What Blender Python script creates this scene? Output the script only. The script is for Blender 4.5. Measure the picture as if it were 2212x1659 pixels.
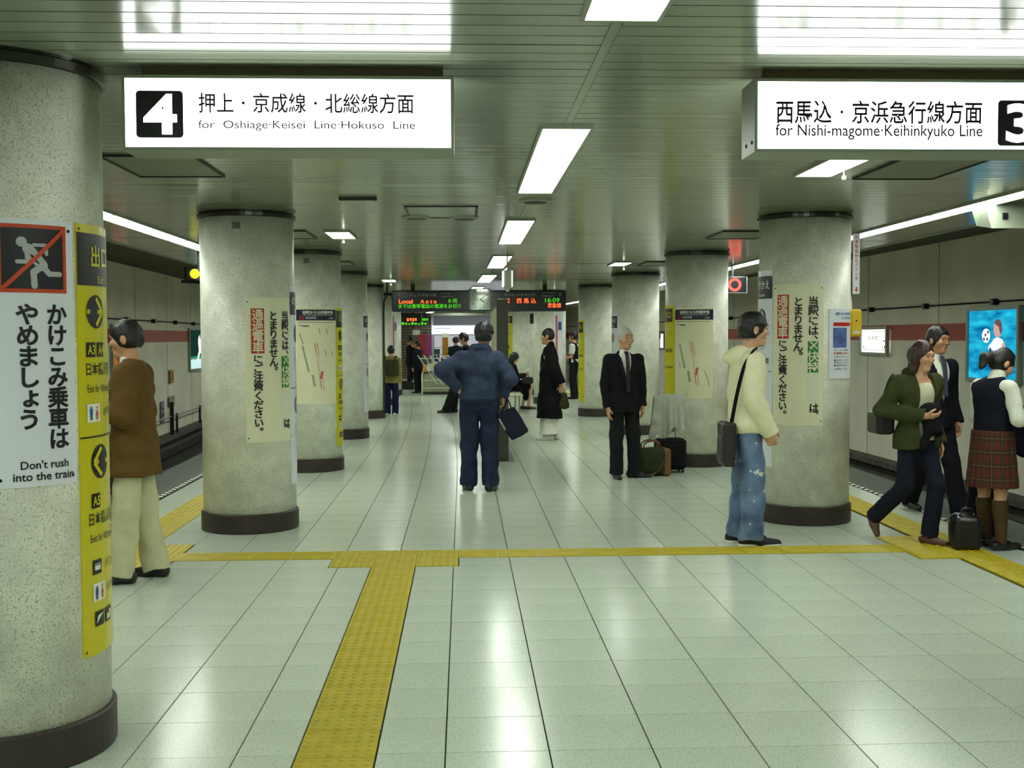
import bpy, math, random
import numpy as np
from mathutils import Matrix, Vector

for o in list(bpy.data.objects): bpy.data.objects.remove(o)
SC = bpy.context.scene
COL = SC.collection
random.seed(7); RNG = np.random.default_rng(11)
PI = math.pi

# ------------------------------------------------------------------ camera
F, PITCH, YAW, ROLL, EYE = 2454.9, .04139, .04263, -.00416, 1.5947
_fw = np.array([math.sin(YAW)*math.cos(PITCH), math.cos(YAW)*math.cos(PITCH), -math.sin(PITCH)])
_r0 = np.array([math.cos(YAW), -math.sin(YAW), 0.]); _u0 = np.cross(_r0, _fw)
_rt = _r0*math.cos(ROLL)+_u0*math.sin(ROLL); _up = -_r0*math.sin(ROLL)+_u0*math.cos(ROLL)
cam = bpy.data.cameras.new('camera'); cam.sensor_width = 36; cam.lens = F*36/2212; cam.clip_end = 300
co = bpy.data.objects.new('camera', cam); COL.objects.link(co)
co.matrix_world = Matrix(((_rt[0], _up[0], -_fw[0], 0), (_rt[1], _up[1], -_fw[1], 0), (_rt[2], _up[2], -_fw[2], EYE), (0, 0, 0, 1)))
SC.camera = co
# ------------------------------------------------------------------ world, exposure (underground hall: its lamps are built below)
w = bpy.data.worlds.new('world'); SC.world = w; w.use_nodes = True
w.node_tree.nodes['Background'].inputs[0].default_value = (0, 0, 0, 1)
SC.view_settings.view_transform = 'Standard'; SC.view_settings.look = 'None'
SC.view_settings.exposure = EXPOSURE = 0.3
SC.cycles.adaptive_threshold = .03; SC.cycles.max_bounces = 6; SC.cycles.diffuse_bounces = 3; SC.cycles.glossy_bounces = 3; SC.cycles.transmission_bounces = 2; SC.cycles.caustics_reflective = False; SC.cycles.caustics_refractive = False
SC.view_settings.gamma = 1; SC.view_settings.use_curve_mapping = False
LAMP_POWER = 15.0          # radiance of the fluorescent diffusers
LAMP_COL = (.91, 1.0, .87)

# pixel of the 2212x1659 photograph -> ray, met with a plane
def ray(x, y): return _fw+_rt*(x-1106)/F-_up*(y-829.5)/F
CAMP = np.array([0, 0, EYE])
def fl(x, y, z=0.):
    d = ray(x, y); return CAMP+d*((z-EYE)/d[2])
def atY(x, y, Y):
    d = ray(x, y); return CAMP+d*(Y/d[1])
def atX(x, y, X):
    d = ray(x, y); return CAMP+d*(X/d[0])

# ------------------------------------------------------------------ materials
MATS = {}
def srgb(c):
    return tuple(((v/255)/12.92 if v/255 <= .04045 else ((v/255+.055)/1.055)**2.4) for v in c)+(1,)
def mat(name, col, rough=.6, metal=0., spec=.5, var=0., vscale=8., bump=0., bscale=60., emit=0., coat=0., speck=None):
    if name in MATS: return MATS[name]
    m = bpy.data.materials.new(name); m.use_nodes = True; nt = m.node_tree; N = nt.nodes; L = nt.links
    b = N['Principled BSDF']; c = srgb(col)
    b.inputs['Base Color'].default_value = c; b.inputs['Roughness'].default_value = rough
    b.inputs['Metallic'].default_value = metal; b.inputs['Specular IOR Level'].default_value = spec
    if coat: b.inputs['Coat Weight'].default_value = coat; b.inputs['Coat Roughness'].default_value = .08
    tc = None
    if var or bump or speck: tc = N.new('ShaderNodeTexCoord')
    if var:
        nz = N.new('ShaderNodeTexNoise'); nz.inputs['Scale'].default_value = vscale; nz.inputs['Detail'].default_value = 5
        L.new(tc.outputs['Object'], nz.inputs['Vector'])
        rp = N.new('ShaderNodeValToRGB'); rp.color_ramp.elements[0].position = .3; rp.color_ramp.elements[1].position = .7
        rp.color_ramp.elements[0].color = tuple(v*(1-var) for v in c[:3])+(1,)
        rp.color_ramp.elements[1].color = tuple(min(1, v*(1+var)) for v in c[:3])+(1,)
        L.new(nz.outputs['Fac'], rp.inputs['Fac']); out = rp.outputs['Color']
        L.new(out, b.inputs['Base Color'])
    if speck:                       # list of (scale, threshold, colour): mineral specks
        out = b.inputs['Base Color'].links[0].from_socket if var else None
        for sc_, th, sc_col in speck:
            v = N.new('ShaderNodeTexNoise'); v.inputs['Scale'].default_value = sc_; v.inputs['Detail'].default_value = 2
            L.new(tc.outputs['Object'], v.inputs['Vector'])
            rp = N.new('ShaderNodeValToRGB'); rp.color_ramp.elements[0].position = th; rp.color_ramp.elements[1].position = th+.06
            rp.color_ramp.elements[0].color = (0, 0, 0, 1); rp.color_ramp.elements[1].color = (1, 1, 1, 1)
            L.new(v.outputs['Fac'], rp.inputs['Fac'])
            mx = N.new('ShaderNodeMix'); mx.data_type = 'RGBA'
            L.new(rp.outputs['Color'], mx.inputs[0])
            if out: L.new(out, mx.inputs[6])
            else: mx.inputs[6].default_value = c
            mx.inputs[7].default_value = srgb(sc_col); out = mx.outputs[2]
        L.new(out, b.inputs['Base Color'])
    if bump:
        nz = N.new('ShaderNodeTexNoise'); nz.inputs['Scale'].default_value = bscale; nz.inputs['Detail'].default_value = 3
        L.new(tc.outputs['Object'], nz.inputs['Vector'])
        bp = N.new('ShaderNodeBump'); bp.inputs['Strength'].default_value = bump; bp.inputs['Distance'].default_value = .01
        L.new(nz.outputs['Fac'], bp.inputs['Height']); L.new(bp.outputs['Normal'], b.inputs['Normal'])
    if emit:
        b.inputs['Emission Color'].default_value = c; b.inputs['Emission Strength'].default_value = emit
    MATS[name] = m; return m
def emitter(name, col, strength, sample=False):
    if name in MATS: return MATS[name]
    m = bpy.data.materials.new(name); m.use_nodes = True; nt = m.node_tree
    for n in list(nt.nodes): nt.nodes.remove(n)
    e = nt.nodes.new('ShaderNodeEmission'); o = nt.nodes.new('ShaderNodeOutputMaterial')
    e.inputs[0].default_value = tuple(col)+(1,); e.inputs[1].default_value = strength
    nt.links.new(e.outputs[0], o.inputs[0]); MATS[name] = m
    m.cycles.emission_sampling = 'AUTO' if sample else 'NONE'        # small lit print need not be sampled as lamps
    return m
def cloth(name, col, var=.12, vscale=14, bump=.25, rough=.9):
    return mat(name, col, rough=rough, spec=.2, var=var, vscale=vscale, bump=bump, bscale=120)

M_TILE = mat('terrazzo tile', (198, 208, 192), rough=.2, spec=.5, var=.05, vscale=1.3, speck=[(120, .60, (158, 162, 144)), (240, .615, (96, 100, 86)), (170, .63, (240, 242, 230))])
M_JOINT = mat('tile joint', (40, 44, 34), rough=.9)
M_YEL = mat('tactile yellow', (178, 160, 22), rough=.5, var=.14, vscale=9, bump=.12, bscale=40)
M_CONC = mat('speckled column render', (232, 232, 218), rough=.4, spec=.45, var=.16, vscale=7, bump=.2, bscale=120, speck=[(105, .58, (198, 198, 178)), (260, .60, (146, 146, 128)), (170, .61, (242, 243, 232))])
M_BASE = mat('dark column base', (50, 41, 38), rough=.5, var=.2, vscale=9)
M_CAP = mat('dark metal cap ring', (70, 72, 62), rough=.25, metal=.7)
M_SLAT = mat('gloss painted ceiling slat', (132, 142, 122), rough=.17, spec=.8, var=.04, vscale=2.)
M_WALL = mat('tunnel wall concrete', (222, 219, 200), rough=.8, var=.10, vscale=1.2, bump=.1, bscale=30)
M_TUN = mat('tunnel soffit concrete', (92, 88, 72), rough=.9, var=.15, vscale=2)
M_RED = mat('dull red band', (170, 70, 56), rough=.55, var=.08)
M_TRACK = mat('track bed', (44, 42, 36), rough=.95, var=.35, vscale=6, bump=.5, bscale=20)
M_RAIL = mat('steel rail', (100, 95, 88), rough=.35, metal=.8)
M_EDGE = mat('dark ribbed platform edge', (84, 88, 80), rough=.55, var=.1, vscale=20)
M_WHITE = mat('white paint', (232, 232, 222), rough=.5)
M_OFFW = mat('white sign board', (222, 226, 234), rough=.25, spec=.5)
M_CREAM = mat('cream sign board', (224, 223, 192), rough=.4)
M_BLACK = mat('black print', (18, 18, 24), rough=.35)
M_NAVY = mat('dark blue black print', (20, 20, 44), rough=.35)
M_DARK = mat('dark metal', (40, 40, 38), rough=.5, metal=.3)
M_SILV = mat('brushed aluminium', (160, 166, 156), rough=.3, metal=.8)
M_GREY = mat('grey painted metal', (140, 146, 130), rough=.45)
M_SYEL = mat('yellow sign board', (206, 196, 20), rough=.25)
M_SRED = mat('red print', (188, 30, 26), rough=.4)
M_SGRN = mat('green print', (30, 128, 52), rough=.4)
M_ORNG = mat('orange red print', (196, 66, 20), rough=.4)
M_BLUE = mat('blue print', (40, 84, 150), rough=.4)
M_PINK = mat('pink print', (200, 90, 90), rough=.4)
M_LGREY = mat('pale grey print', (172, 176, 176), rough=.4)
M_PLATE = mat('pale paper patch', (216, 218, 196), rough=.45)
E_LAMP = emitter('fluorescent diffuser', LAMP_COL, LAMP_POWER, True)
E_SIGN = emitter('lit sign face', (.95, 1.0, .93), 5.0, True); E_NUM = emitter('lit numeral', (.95, 1.0, .93), 5.0)
E_LRED = emitter('red led', (1., .10, .02), 2.2)
E_LGRN = emitter('green led', (.10, .75, .02), .9)
E_ORING = emitter('red signal ring', (1., .07, .05), 3.)

# ------------------------------------------------------------------ object helpers
def tag(o, label=None, cat=None, group=None, kind=None):
    if label: o['label'] = label
    if cat: o['category'] = cat
    if group: o['group'] = group
    if kind: o['kind'] = kind
    return o
def thing(name, label, cat, loc=(0, 0, 0), rz=0., group=None):
    o = bpy.data.objects.new(name, None); COL.objects.link(o); o.empty_display_size = .1
    o.location = loc; o.rotation_euler = (0, 0, rz)
    return tag(o, label, cat, group)
def link(name, me, m=None, parent=None, smooth=False):
    o = bpy.data.objects.new(name, me); COL.objects.link(o)
    if m and not me.materials: me.materials.append(m)
    if parent: o.parent = parent
    if smooth: me.polygons.foreach_set('use_smooth', [True]*len(me.polygons))
    return o
def mesh(v, f, name='mesh'):
    me = bpy.data.meshes.new(name); me.from_pydata([tuple(map(float, p)) for p in v], [], f); me.update(); return me
class MB:
    def __init__(s): s.v = []; s.f = []
    def add(s, v, f):
        n = len(s.v); s.v += [tuple(map(float, p)) for p in v]; s.f += [tuple(i+n for i in q) for q in f]; return s
    def box(s, x0, x1, y0, y1, z0, z1):
        return s.add([(x0, y0, z0), (x1, y0, z0), (x1, y1, z0), (x0, y1, z0), (x0, y0, z1), (x1, y0, z1), (x1, y1, z1), (x0, y1, z1)],
                     [(0, 3, 2, 1), (4, 5, 6, 7), (0, 1, 5, 4), (1, 2, 6, 5), (2, 3, 7, 6), (3, 0, 4, 7)])
    def bbox(s, x0, x1, y0, y1, z0, z1, b=.01):      # box with chamfered edges
        V = []; 
        def ring(z, i): return [(x0+i+b, y0+i, z), (x1-i-b, y0+i, z), (x1-i, y0+i+b, z), (x1-i, y1-i-b, z), (x1-i-b, y1-i, z), (x0+i+b, y1-i, z), (x0+i, y1-i-b, z), (x0+i, y0+i+b, z)]
        for z, i in ((z0, b), (z0+b, 0), (z1-b, 0), (z1, b)): V += ring(z, i)
        fs = [tuple(range(7, -1, -1)), tuple(range(24, 32))]
        for k in range(3):
            for i in range(8):
                j = (i+1) % 8; fs.append((k*8+i, k*8+j, k*8+8+j, k*8+8+i))
        return s.add(V, fs)
    def cyl(s, c, r, z0, z1, n=24, r2=None):
        r2 = r if r2 is None else r2; V = []
        for z, rr in ((z0, r), (z1, r2)): V += [(c[0]+rr*math.cos(2*PI*i/n), c[1]+rr*math.sin(2*PI*i/n), z) for i in range(n)]
        return s.add(V, [(i, (i+1) % n, n+(i+1) % n, n+i) for i in range(n)]+[tuple(range(n-1, -1, -1)), tuple(range(n, 2*n))])
    def tube(s, pts, r, n=8):
        pts = [np.array(p, float) for p in pts]; V = []; fs = []
        for i, p in enumerate(pts):
            d = pts[min(i+1, len(pts)-1)]-pts[max(i-1, 0)]; d = d/(np.linalg.norm(d)+1e-9)
            a = np.cross(d, (0, 0, 1) if abs(d[2]) < .9 else (1, 0, 0)); a = a/np.linalg.norm(a); b = np.cross(d, a)
            V += [p+r*(a*math.cos(2*PI*k/n)+b*math.sin(2*PI*k/n)) for k in range(n)]
        for i in range(len(pts)-1):
            for k in range(n): fs.append((i*n+k, i*n+(k+1) % n, i*n+n+(k+1) % n, i*n+n+k))
        fs += [tuple(range(n-1, -1, -1)), tuple(range(len(V)-n, len(V)))]
        return s.add(V, fs)
    def lathe(s, prof, n=32, c=(0, 0)):
        V = []; fs = []
        for r, z in prof: V += [(c[0]+r*math.cos(2*PI*i/n), c[1]+r*math.sin(2*PI*i/n), z) for i in range(n)]
        for k in range(len(prof)-1):
            for i in range(n): fs.append((k*n+i, k*n+(i+1) % n, k*n+n+(i+1) % n, k*n+n+i))
        fs += [tuple(range(n-1, -1, -1)), tuple(range(len(V)-n, len(V)))]
        return s.add(V, fs)
    def sheet(s, pts, width_axis, half, th):          # ribbon through pts, th thick
        pts = [np.array(p, float) for p in pts]; a = np.array(width_axis, float)*half; V = []; fs = []
        for i, p in enumerate(pts):
            d = pts[min(i+1, len(pts)-1)]-pts[max(i-1, 0)]; n = np.cross(d, a); n = n/(np.linalg.norm(n)+1e-9)*th/2
            V += [p-a-n, p+a-n, p+a+n, p-a+n]
        for i in range(len(pts)-1):
            for k in range(4): fs.append((i*4+k, i*4+(k+1) % 4, i*4+4+(k+1) % 4, i*4+4+k))
        m = len(V); fs += [(3, 2, 1, 0), (m-4, m-3, m-2, m-1)]
        return s.add(V, fs)
    def mesh(s, name='mesh'): return mesh(s.v, s.f, name)
    def put(s, name, m, parent=None, smooth=False): return link(name, s.mesh(name), m, parent, smooth)

def bx(x, y): return x-max(0., y-12.)**2/650.        # the hall curves gently to the left beyond Y = 12
def bdir(y): return math.atan2(max(0., y-12.)*2/650., 1.)

# ------------------------------------------------------------------ flat print: 2-D shapes put on a surface by a mapping (u, v, offset) -> point
_tc = {}
def glyphs(body, bold=0.):
    key = (body, bold)
    if key not in _tc:
        c = bpy.data.curves.new('t', 'FONT'); c.body = body; c.resolution_u = 3; c.offset = bold; c.size = 1
        o = bpy.data.objects.new('t', c); COL.objects.link(o)
        me = bpy.data.meshes.new_from_object(o.evaluated_get(bpy.context.evaluated_depsgraph_get()))
        n = len(me.vertices); a = np.zeros(n*3); me.vertices.foreach_get('co', a)
        _tc[key] = (a.reshape(-1, 3)[:, :2].copy(), [tuple(p.vertices) for p in me.polygons])
        bpy.data.objects.remove(o); bpy.data.curves.remove(c); bpy.data.meshes.remove(me)
    return _tc[key]
def text(body, u, v, w=None, h=None, bold=0., align='c'):       # centred on (u, v) unless align 'l'; fitted to w and/or h
    a, f = glyphs(body, bold)
    if not len(a): return (np.zeros((0, 2)), [])
    lo, hi = a.min(0), a.max(0); sz = np.maximum(hi-lo, 1e-6)
    if w is None: s = np.array([h/sz[1]]*2)
    elif h is None: s = np.array([w/sz[0]]*2)
    else: s = np.array([w/sz[0], h/sz[1]])
    p = (a-lo)*s
    p = p-np.array([0 if align == 'l' else sz[0]*s[0]/2, sz[1]*s[1]/2])+np.array([u, v])
    return (p, f)
def glyph1(ch, u, v, size, bold=.012):                          # one full-width character in its em box, keeping its own place in it
    a, f = glyphs(ch, bold)
    if not len(a): return (np.zeros((0, 2)), [])
    p = a.copy()
    if ch in '、。': p = p+np.array([.58, .55])
    if ch == 'ょ': p = p+np.array([.08, .08])
    return ((p-np.array([.5, .38]))*size+np.array([u, v]), f)
def vtext(s, u, v0, step, size, bold=.018):
    return [glyph1(c, u, v0-i*step, size, bold) for i, c in enumerate(s)]
def rect(u0, u1, v0, v1, n=1):
    n = max(1, int(n)); us = np.linspace(u0, u1, n+1)
    p = [(x, v0) for x in us]+[(x, v1) for x in us]
    return (np.array(p), [(i, i+1, n+2+i, n+1+i) for i in range(n)])
def poly(pts): return (np.array(pts, float), [tuple(range(len(pts)))])
def rrect(u0, u1, v0, v1, r):
    pts = []
    for cx, cy, a0 in ((u1-r, v1-r, 0), (u0+r, v1-r, 90), (u0+r, v0+r, 180), (u1-r, v0+r, 270)):
        pts += [(cx+r*math.cos(math.radians(a0+k*22.5)), cy+r*math.sin(math.radians(a0+k*22.5))) for k in range(5)]
    return poly(pts)
def strip(p, q, w, n=16):                                       # bar cut into short lengths so that it follows a curved board
    p = np.array(p, float); q = np.array(q, float); d = q-p; d = d/np.linalg.norm(d); nn = np.array([-d[1], d[0]])*w/2
    pts = [a for i in range(n+1) for a in (p+(q-p)*i/n-nn, p+(q-p)*i/n+nn)]
    return (np.array(pts), [(2*i, 2*i+2, 2*i+3, 2*i+1) for i in range(n)])
def disc(u, v, r, n=28, ry=None):
    ry = ry or r; pts = [(u, v)]+[(u+r*.5*math.cos(2*PI*i/n), v+ry*.5*math.sin(2*PI*i/n)) for i in range(n)]+[(u+r*math.cos(2*PI*i/n), v+ry*math.sin(2*PI*i/n)) for i in range(n)]
    fs = [(0, 1+i, 1+(i+1) % n) for i in range(n)]+[(1+i, 1+n+i, 1+n+(i+1) % n, 1+(i+1) % n) for i in range(n)]
    return (np.array(pts), fs)
def ring(u, v, r0, r1, n=28):
    pts = [(u+r*math.cos(2*PI*i/n), v+r*math.sin(2*PI*i/n)) for r in (r0, r1) for i in range(n)]
    return (np.array(pts), [(i, n+i, n+(i+1) % n, (i+1) % n) for i in range(n)])
def stroke(p, q, w, round_=False):
    p = np.array(p, float); q = np.array(q, float); d = q-p; d = d/(np.linalg.norm(d)+1e-9); n = np.array([-d[1], d[0]])*w/2
    if not round_: return poly([p-n, q-n, q+n, p+n])
    a = math.atan2(d[1], d[0]); pts = [q+w/2*np.array([math.cos(a-PI/2+k*PI/6), math.sin(a-PI/2+k*PI/6)]) for k in range(7)]
    pts += [p+w/2*np.array([math.cos(a+PI/2+k*PI/6), math.sin(a+PI/2+k*PI/6)]) for k in range(7)]
    return poly(pts)
def decal(name, shapes, fn, off, m, parent):
    if any(isinstance(q, list) for q in shapes):                # nested lists: each entry is a piece of its own
        return [decal(name, q if isinstance(q, list) else [q], fn, off, m, parent) for q in shapes if not (isinstance(q, list) and not q)]
    V = []; fs = []
    for p, f in shapes:
        n = len(V); V += [fn(u, v, off) for u, v in p]; fs += [tuple(i+n for i in q) for q in f]
    return link(name, mesh(V, fs, name), m, parent)
def flat(origin, right, up=(0, 0, 1)):                          # mapping on a flat face; offset along right x up
    o = np.array(origin, float); r = np.array(right, float); u = np.array(up, float); n = np.cross(r, u)
    return lambda a, b, c: o+r*a+u*b+n*c
# ================================================================== the hall
ZC = 2.63
Y0, Y1 = -7., 58.
EL, ER = -3.6, 4.7            # platform edges
WL, WR = -6.6, 7.7            # tunnel walls
YS = [Y0, -3, 1, 5, 8, 10, 12]+[12+1.5*i for i in range(1, 31)]+[Y1]

def ribbon(profile, ys=YS):    # extrude an X-Z profile along the curving hall
    V = []; fs = []; n = len(profile)
    for y in ys: V += [(bx(x, y), y, z) for x, z in profile]
    for i in range(len(ys)-1):
        for k in range(n-1): fs.append((i*n+k, i*n+k+1, i*n+n+k+1, i*n+n+k))
    return mesh(V, fs)
def closed(profile, ys=YS):
    V = []; fs = []; n = len(profile)
    for y in ys: V += [(bx(x, y), y, z) for x, z in profile]
    for i in range(len(ys)-1):
        for k in range(n): fs.append((i*n+k, i*n+(k+1) % n, i*n+n+(k+1) % n, i*n+n+k))
    fs += [tuple(range(n)), tuple(range(len(V)-1, len(V)-n-1, -1))]
    return mesh(V, fs)

floor = tag(link('floor', closed([(EL, -.012), (ER, -.012), (ER, -1.0), (ER-.25, -1.0), (ER-.25, -1.15), (EL+.25, -1.15), (EL+.25, -1.0), (EL, -1.0)]), M_JOINT), kind='structure')

# ---- yellow tactile rectangles (x0, x1, y0, y1, style) and the tile grid around them
TXL, TXR = (-2.69, -2.39), (3.55, 3.85)
TPX = (-.645, -.345); TY = (8.17, 8.47)
blocks = []
for i in range(24): blocks.append((TPX[0], TPX[1], TY[1]-.3*(i+1), TY[1]-.3*i, 'dot'))
for i in range(2):
    for x in (-.945, -.345): blocks.append((x, x+.3, TY[1]-.3*(i+1), TY[1]-.3*i, 'dot'))
x = -.945
while x > -2.37:
    blocks.append((max(x-.3, -2.39), x, TY[0], TY[1], 'bar')); x -= .3
x = -.045
while x < 3.53:
    blocks.append((x, min(x+.3, 3.55), TY[0], TY[1], 'bar')); x += .3
for i in range(3):
    blocks.append((-2.39, -2.09, 7.92+.3*i, 8.22+.3*i, 'dot')); blocks.append((3.25, 3.55, 7.92+.3*i, 8.22+.3*i, 'dot'))
blocks = [b for b in blocks if not (b[4] == 'bar' and (b[0] > 3.24 or b[1] < -2.08))]
blocks = [((b[0], 3.25)+b[2:] if b[4] == 'bar' and b[1] > 3.25 else ((-2.09,)+b[1:] if b[4] == 'bar' and b[0] < -2.09 else b)) for b in blocks]
yrects = [(TPX[0], TPX[1], 1.27, TY[1]), (-.945, -.045, TY[0]-.3, TY[1]), (-2.39, 3.55, TY[0], TY[1]), (-2.39, -2.09, 7.92, 8.82), (3.25, 3.55, 7.92, 8.82)]
edge_blocks = []
k = 0
while True:
    y = 7.92-.3*14+.3*k; k += 1
    if y > 56: break
    edge_blocks.append((TXL[0], TXL[1], y, y+.3, 'dot')); edge_blocks.append((TXR[0], TXR[1], y, y+.3, 'dot'))

def subtract(r, c):
    x0, x1, y0, y1 = r; a0, a1, b0, b1 = c
    if a0 >= x1-1e-4 or a1 <= x0+1e-4 or b0 >= y1-1e-4 or b1 <= y0+1e-4: return [r]
    out = []
    if b0 > y0+.004: out.append((x0, x1, y0, b0))
    if b1 < y1-.004: out.append((x0, x1, b1, y1))
    m0, m1 = max(y0, b0), min(y1, b1)
    if a0 > x0+.008: out.append((x0, a0-.004, m0, m1))
    if a1 < x1-.008: out.append((a1+.004, x1, m0, m1))
    return out
tiles = []
for i in range(-7, 10):
    for j in range(-26, 134):
        x0 = max(-2.39, -.078+.4*i); x1 = min(3.55, -.078+.4*(i+1)); ya = 4.311+.4*j; yb = ya+.4
        if x1-x0 < .03: continue
        rs = [(x0, x1, ya, yb)]
        if ya < 8.9:
            for c in yrects: rs = [q for r in rs for q in subtract(r, c)]
        tiles += [r for r in rs if r[1]-r[0] > .02 and r[3]-r[2] > .02]
def in_view(r):
    xc, yc = (r[0]+r[1])/2, (r[2]+r[3])/2
    if yc < 3.9: return False
    return -.50*yc*.99 < xc+.2 and xc-.2 < .54*yc
GX, GY = .0030, .0019
tiles.sort(key=lambda r: (not in_view(r), r[2]))
near_tiles, far_tiles = tiles[:296], tiles[296:]
near_tiles = [r for r in near_tiles if in_view(r)]
full = MB().box(-.2+GX, .2-GX, -.2+GY, .2-GY, -.011, 0).mesh('floor_tile'); full.materials.append(M_TILE)
for r in near_tiles:
    if abs(r[1]-r[0]-.4) < 1e-3 and abs(r[3]-r[2]-.4) < 1e-3:
        o = bpy.data.objects.new('floor_tile', full); COL.objects.link(o); o.parent = floor
        o.location = (bx((r[0]+r[1])/2, (r[2]+r[3])/2), (r[2]+r[3])/2, random.uniform(-.0004, .0004))
    else:
        cx, cy = (r[0]+r[1])/2, (r[2]+r[3])/2
        o = MB().box(r[0]+GX-cx, r[1]-GX-cx, r[2]+GY-cy, r[3]-GY-cy, -.011, 0).put('floor_tile', M_TILE, floor); o.location = (cx, cy, 0)
mb = MB()
for r in far_tiles+[q for q in tiles[:296] if q not in set(near_tiles)]:
    ya, yb = r[2]+GY, r[3]-GY
    mb.add([(bx(r[0]+GX, ya), ya, 0), (bx(r[1]-GX, ya), ya, 0), (bx(r[1]-GX, yb), yb, 0), (bx(r[0]+GX, yb), yb, 0)], [(0, 1, 2, 3)])
tag(mb.put('tile_field', M_TILE, floor), kind='stuff')

def block_mesh(w, d, style):
    m = MB().box(-w/2+.0012, w/2-.0012, -d/2+.0022, d/2-.0022, -.010, .003)
    if style == 'dot':
        n = 6; st = .3/n
        for a in range(n):
            for b in range(n):
                cx, cy = -w/2+st*(a+.5)*w/.3, -d/2+st*(b+.5)
                if cy > d/2-.01: continue
                m.lathe([(.0135, .003), (.0115, .0062), (.007, .0078)], n=8, c=(cx, cy))
    else:
        for a in range(4):
            cy = -.105+.07*a; m.add([(-w/2+.02, cy-.016, .003), (w/2-.02, cy-.016, .003), (w/2-.02, cy+.016, .003), (-w/2+.02, cy+.016, .003),
                                    (-w/2+.026, cy-.010, .0078), (w/2-.026, cy-.010, .0078), (w/2-.026, cy+.010, .0078), (-w/2+.026, cy+.010, .0078)],
                                   [(4, 5, 6, 7), (0, 1, 5, 4), (1, 2, 6, 5), (2, 3, 7, 6), (3, 0, 4, 7)])
    return m.mesh('tactile_block')
_bm = {}
far_blocks = MB(); nb = 0
for b in blocks+edge_blocks:
    w_, d_ = b[1]-b[0], b[3]-b[2]; xc, yc = (b[0]+b[1])/2, (b[2]+b[3])/2
    if yc < 3.6 and b[4] == 'dot' and abs(xc) < 1: continue
    if yc > 20 or (abs(xc) > 2 and yc < 5):
        far_blocks.add([(bx(b[0], b[2]), b[2], .004), (bx(b[1], b[2]), b[2], .004), (bx(b[1], b[3]), b[3], .004), (bx(b[0], b[3]), b[3], .004)], [(0, 1, 2, 3)]); continue
    key = (round(w_, 3), round(d_, 3), b[4])
    if key not in _bm: _bm[key] = block_mesh(w_, d_, b[4]); _bm[key].materials.append(M_YEL)
    o = bpy.data.objects.new('tactile_block', _bm[key]); COL.objects.link(o); o.parent = floor; o.location = (bx(xc, yc), yc, 0); nb += 1
tag(far_blocks.put('tactile_paving', M_YEL, floor), kind='stuff')

# ---- margins outside the tactile line: pale strip, slanted white dashes, ribbed dark edge
for nm, xs in (('margin_paving', (-3.0, -2.69)), ('margin_paving', (3.85, 4.12))):
    link(nm, closed([(xs[0]+.003, 0), (xs[1]-.003, 0), (xs[1]-.003, -.011), (xs[0]+.003, -.011)]), M_TILE, floor)
for sgn, xe in ((-1, EL), (1, ER)):
    xi = xe-sgn*.54; prof = []
    nr = 11; wv = .54/nr
    for i in range(nr): prof += [(xe-sgn*wv*i, 0), (xe-sgn*wv*(i+.72), 0), (xe-sgn*wv*(i+.76), -.005), (xe-sgn*wv*(i+.96), -.005)]
    prof += [(xi, -.005)]
    link('ribbed_edge', ribbon(prof), M_EDGE, floor)
    mb = MB(); y = 5.
    while y < 48:
        a, b = xi-sgn*.03, xi+sgn*.028
        mb.add([(bx(a, y), y, .002), (bx(b, y), y+.05, .002), (bx(b, y), y+.115, .002), (bx(a, y), y+.065, .002)], [(0, 1, 2, 3)]); y += .135
    tag(mb.put('edge_dashes', M_WHITE, floor), kind='stuff')

# ---- ceiling: slats across the hall, both sides of a long joint strip
ceil = tag(link('ceiling', closed([(EL-.15, ZC+.02), (ER+.15, ZC+.02), (ER+.15, ZC+.30), (EL-.15, ZC+.30)]), M_DARK), kind='structure')
PITCH_S = .123; JX = .515
def slat_mesh(x0, x1):
    wv = PITCH_S-.008
    me = MB().box(x0, x1, -wv/2, wv/2, 0, .0015).mesh('ceiling_slat'); me.materials.append(M_SLAT); return me
sl, sr = slat_mesh(EL-.12, JX-.02), slat_mesh(JX+.02, ER+.12)
ff = MB(); y = Y0; nslat = 0
while y < 57.9:
    yc = y+PITCH_S/2; y += PITCH_S
    if 2.6 < yc < 20.6:
        for me in (sl, sr):
            o = bpy.data.objects.new('ceiling_slat', me); COL.objects.link(o); o.parent = ceil; o.location = (bx(0, yc), yc, ZC); o.rotation_euler = (random.gauss(0, .007), 0, 0); nslat += 1
    else:
        wv = PITCH_S-.008; a = bx(0, yc)
        for x0, x1 in ((EL-.12, JX-.02), (JX+.02, ER+.12)):
            ff.add([(x0+a, yc-wv/2, ZC), (x1+a, yc-wv/2, ZC), (x1+a, yc+wv/2, ZC), (x0+a, yc+wv/2, ZC)], [(3, 2, 1, 0)])
tag(ff.put('slat_field', M_SLAT, ceil), kind='stuff')
link('joint_strip', closed([(JX-.018, ZC-.001), (JX+.018, ZC-.001), (JX+.018, ZC+.02), (JX-.018, ZC+.02)]), M_SLAT, ceil)
for xe, s in ((EL, -1), (ER, 1)):
    link('edge_trim', closed([(xe+s*.12, ZC-.012), (xe+s*.15, ZC-.012), (xe+s*.15, ZC+.28), (xe+s*.12, ZC+.28)]), M_GREY, ceil)

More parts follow.
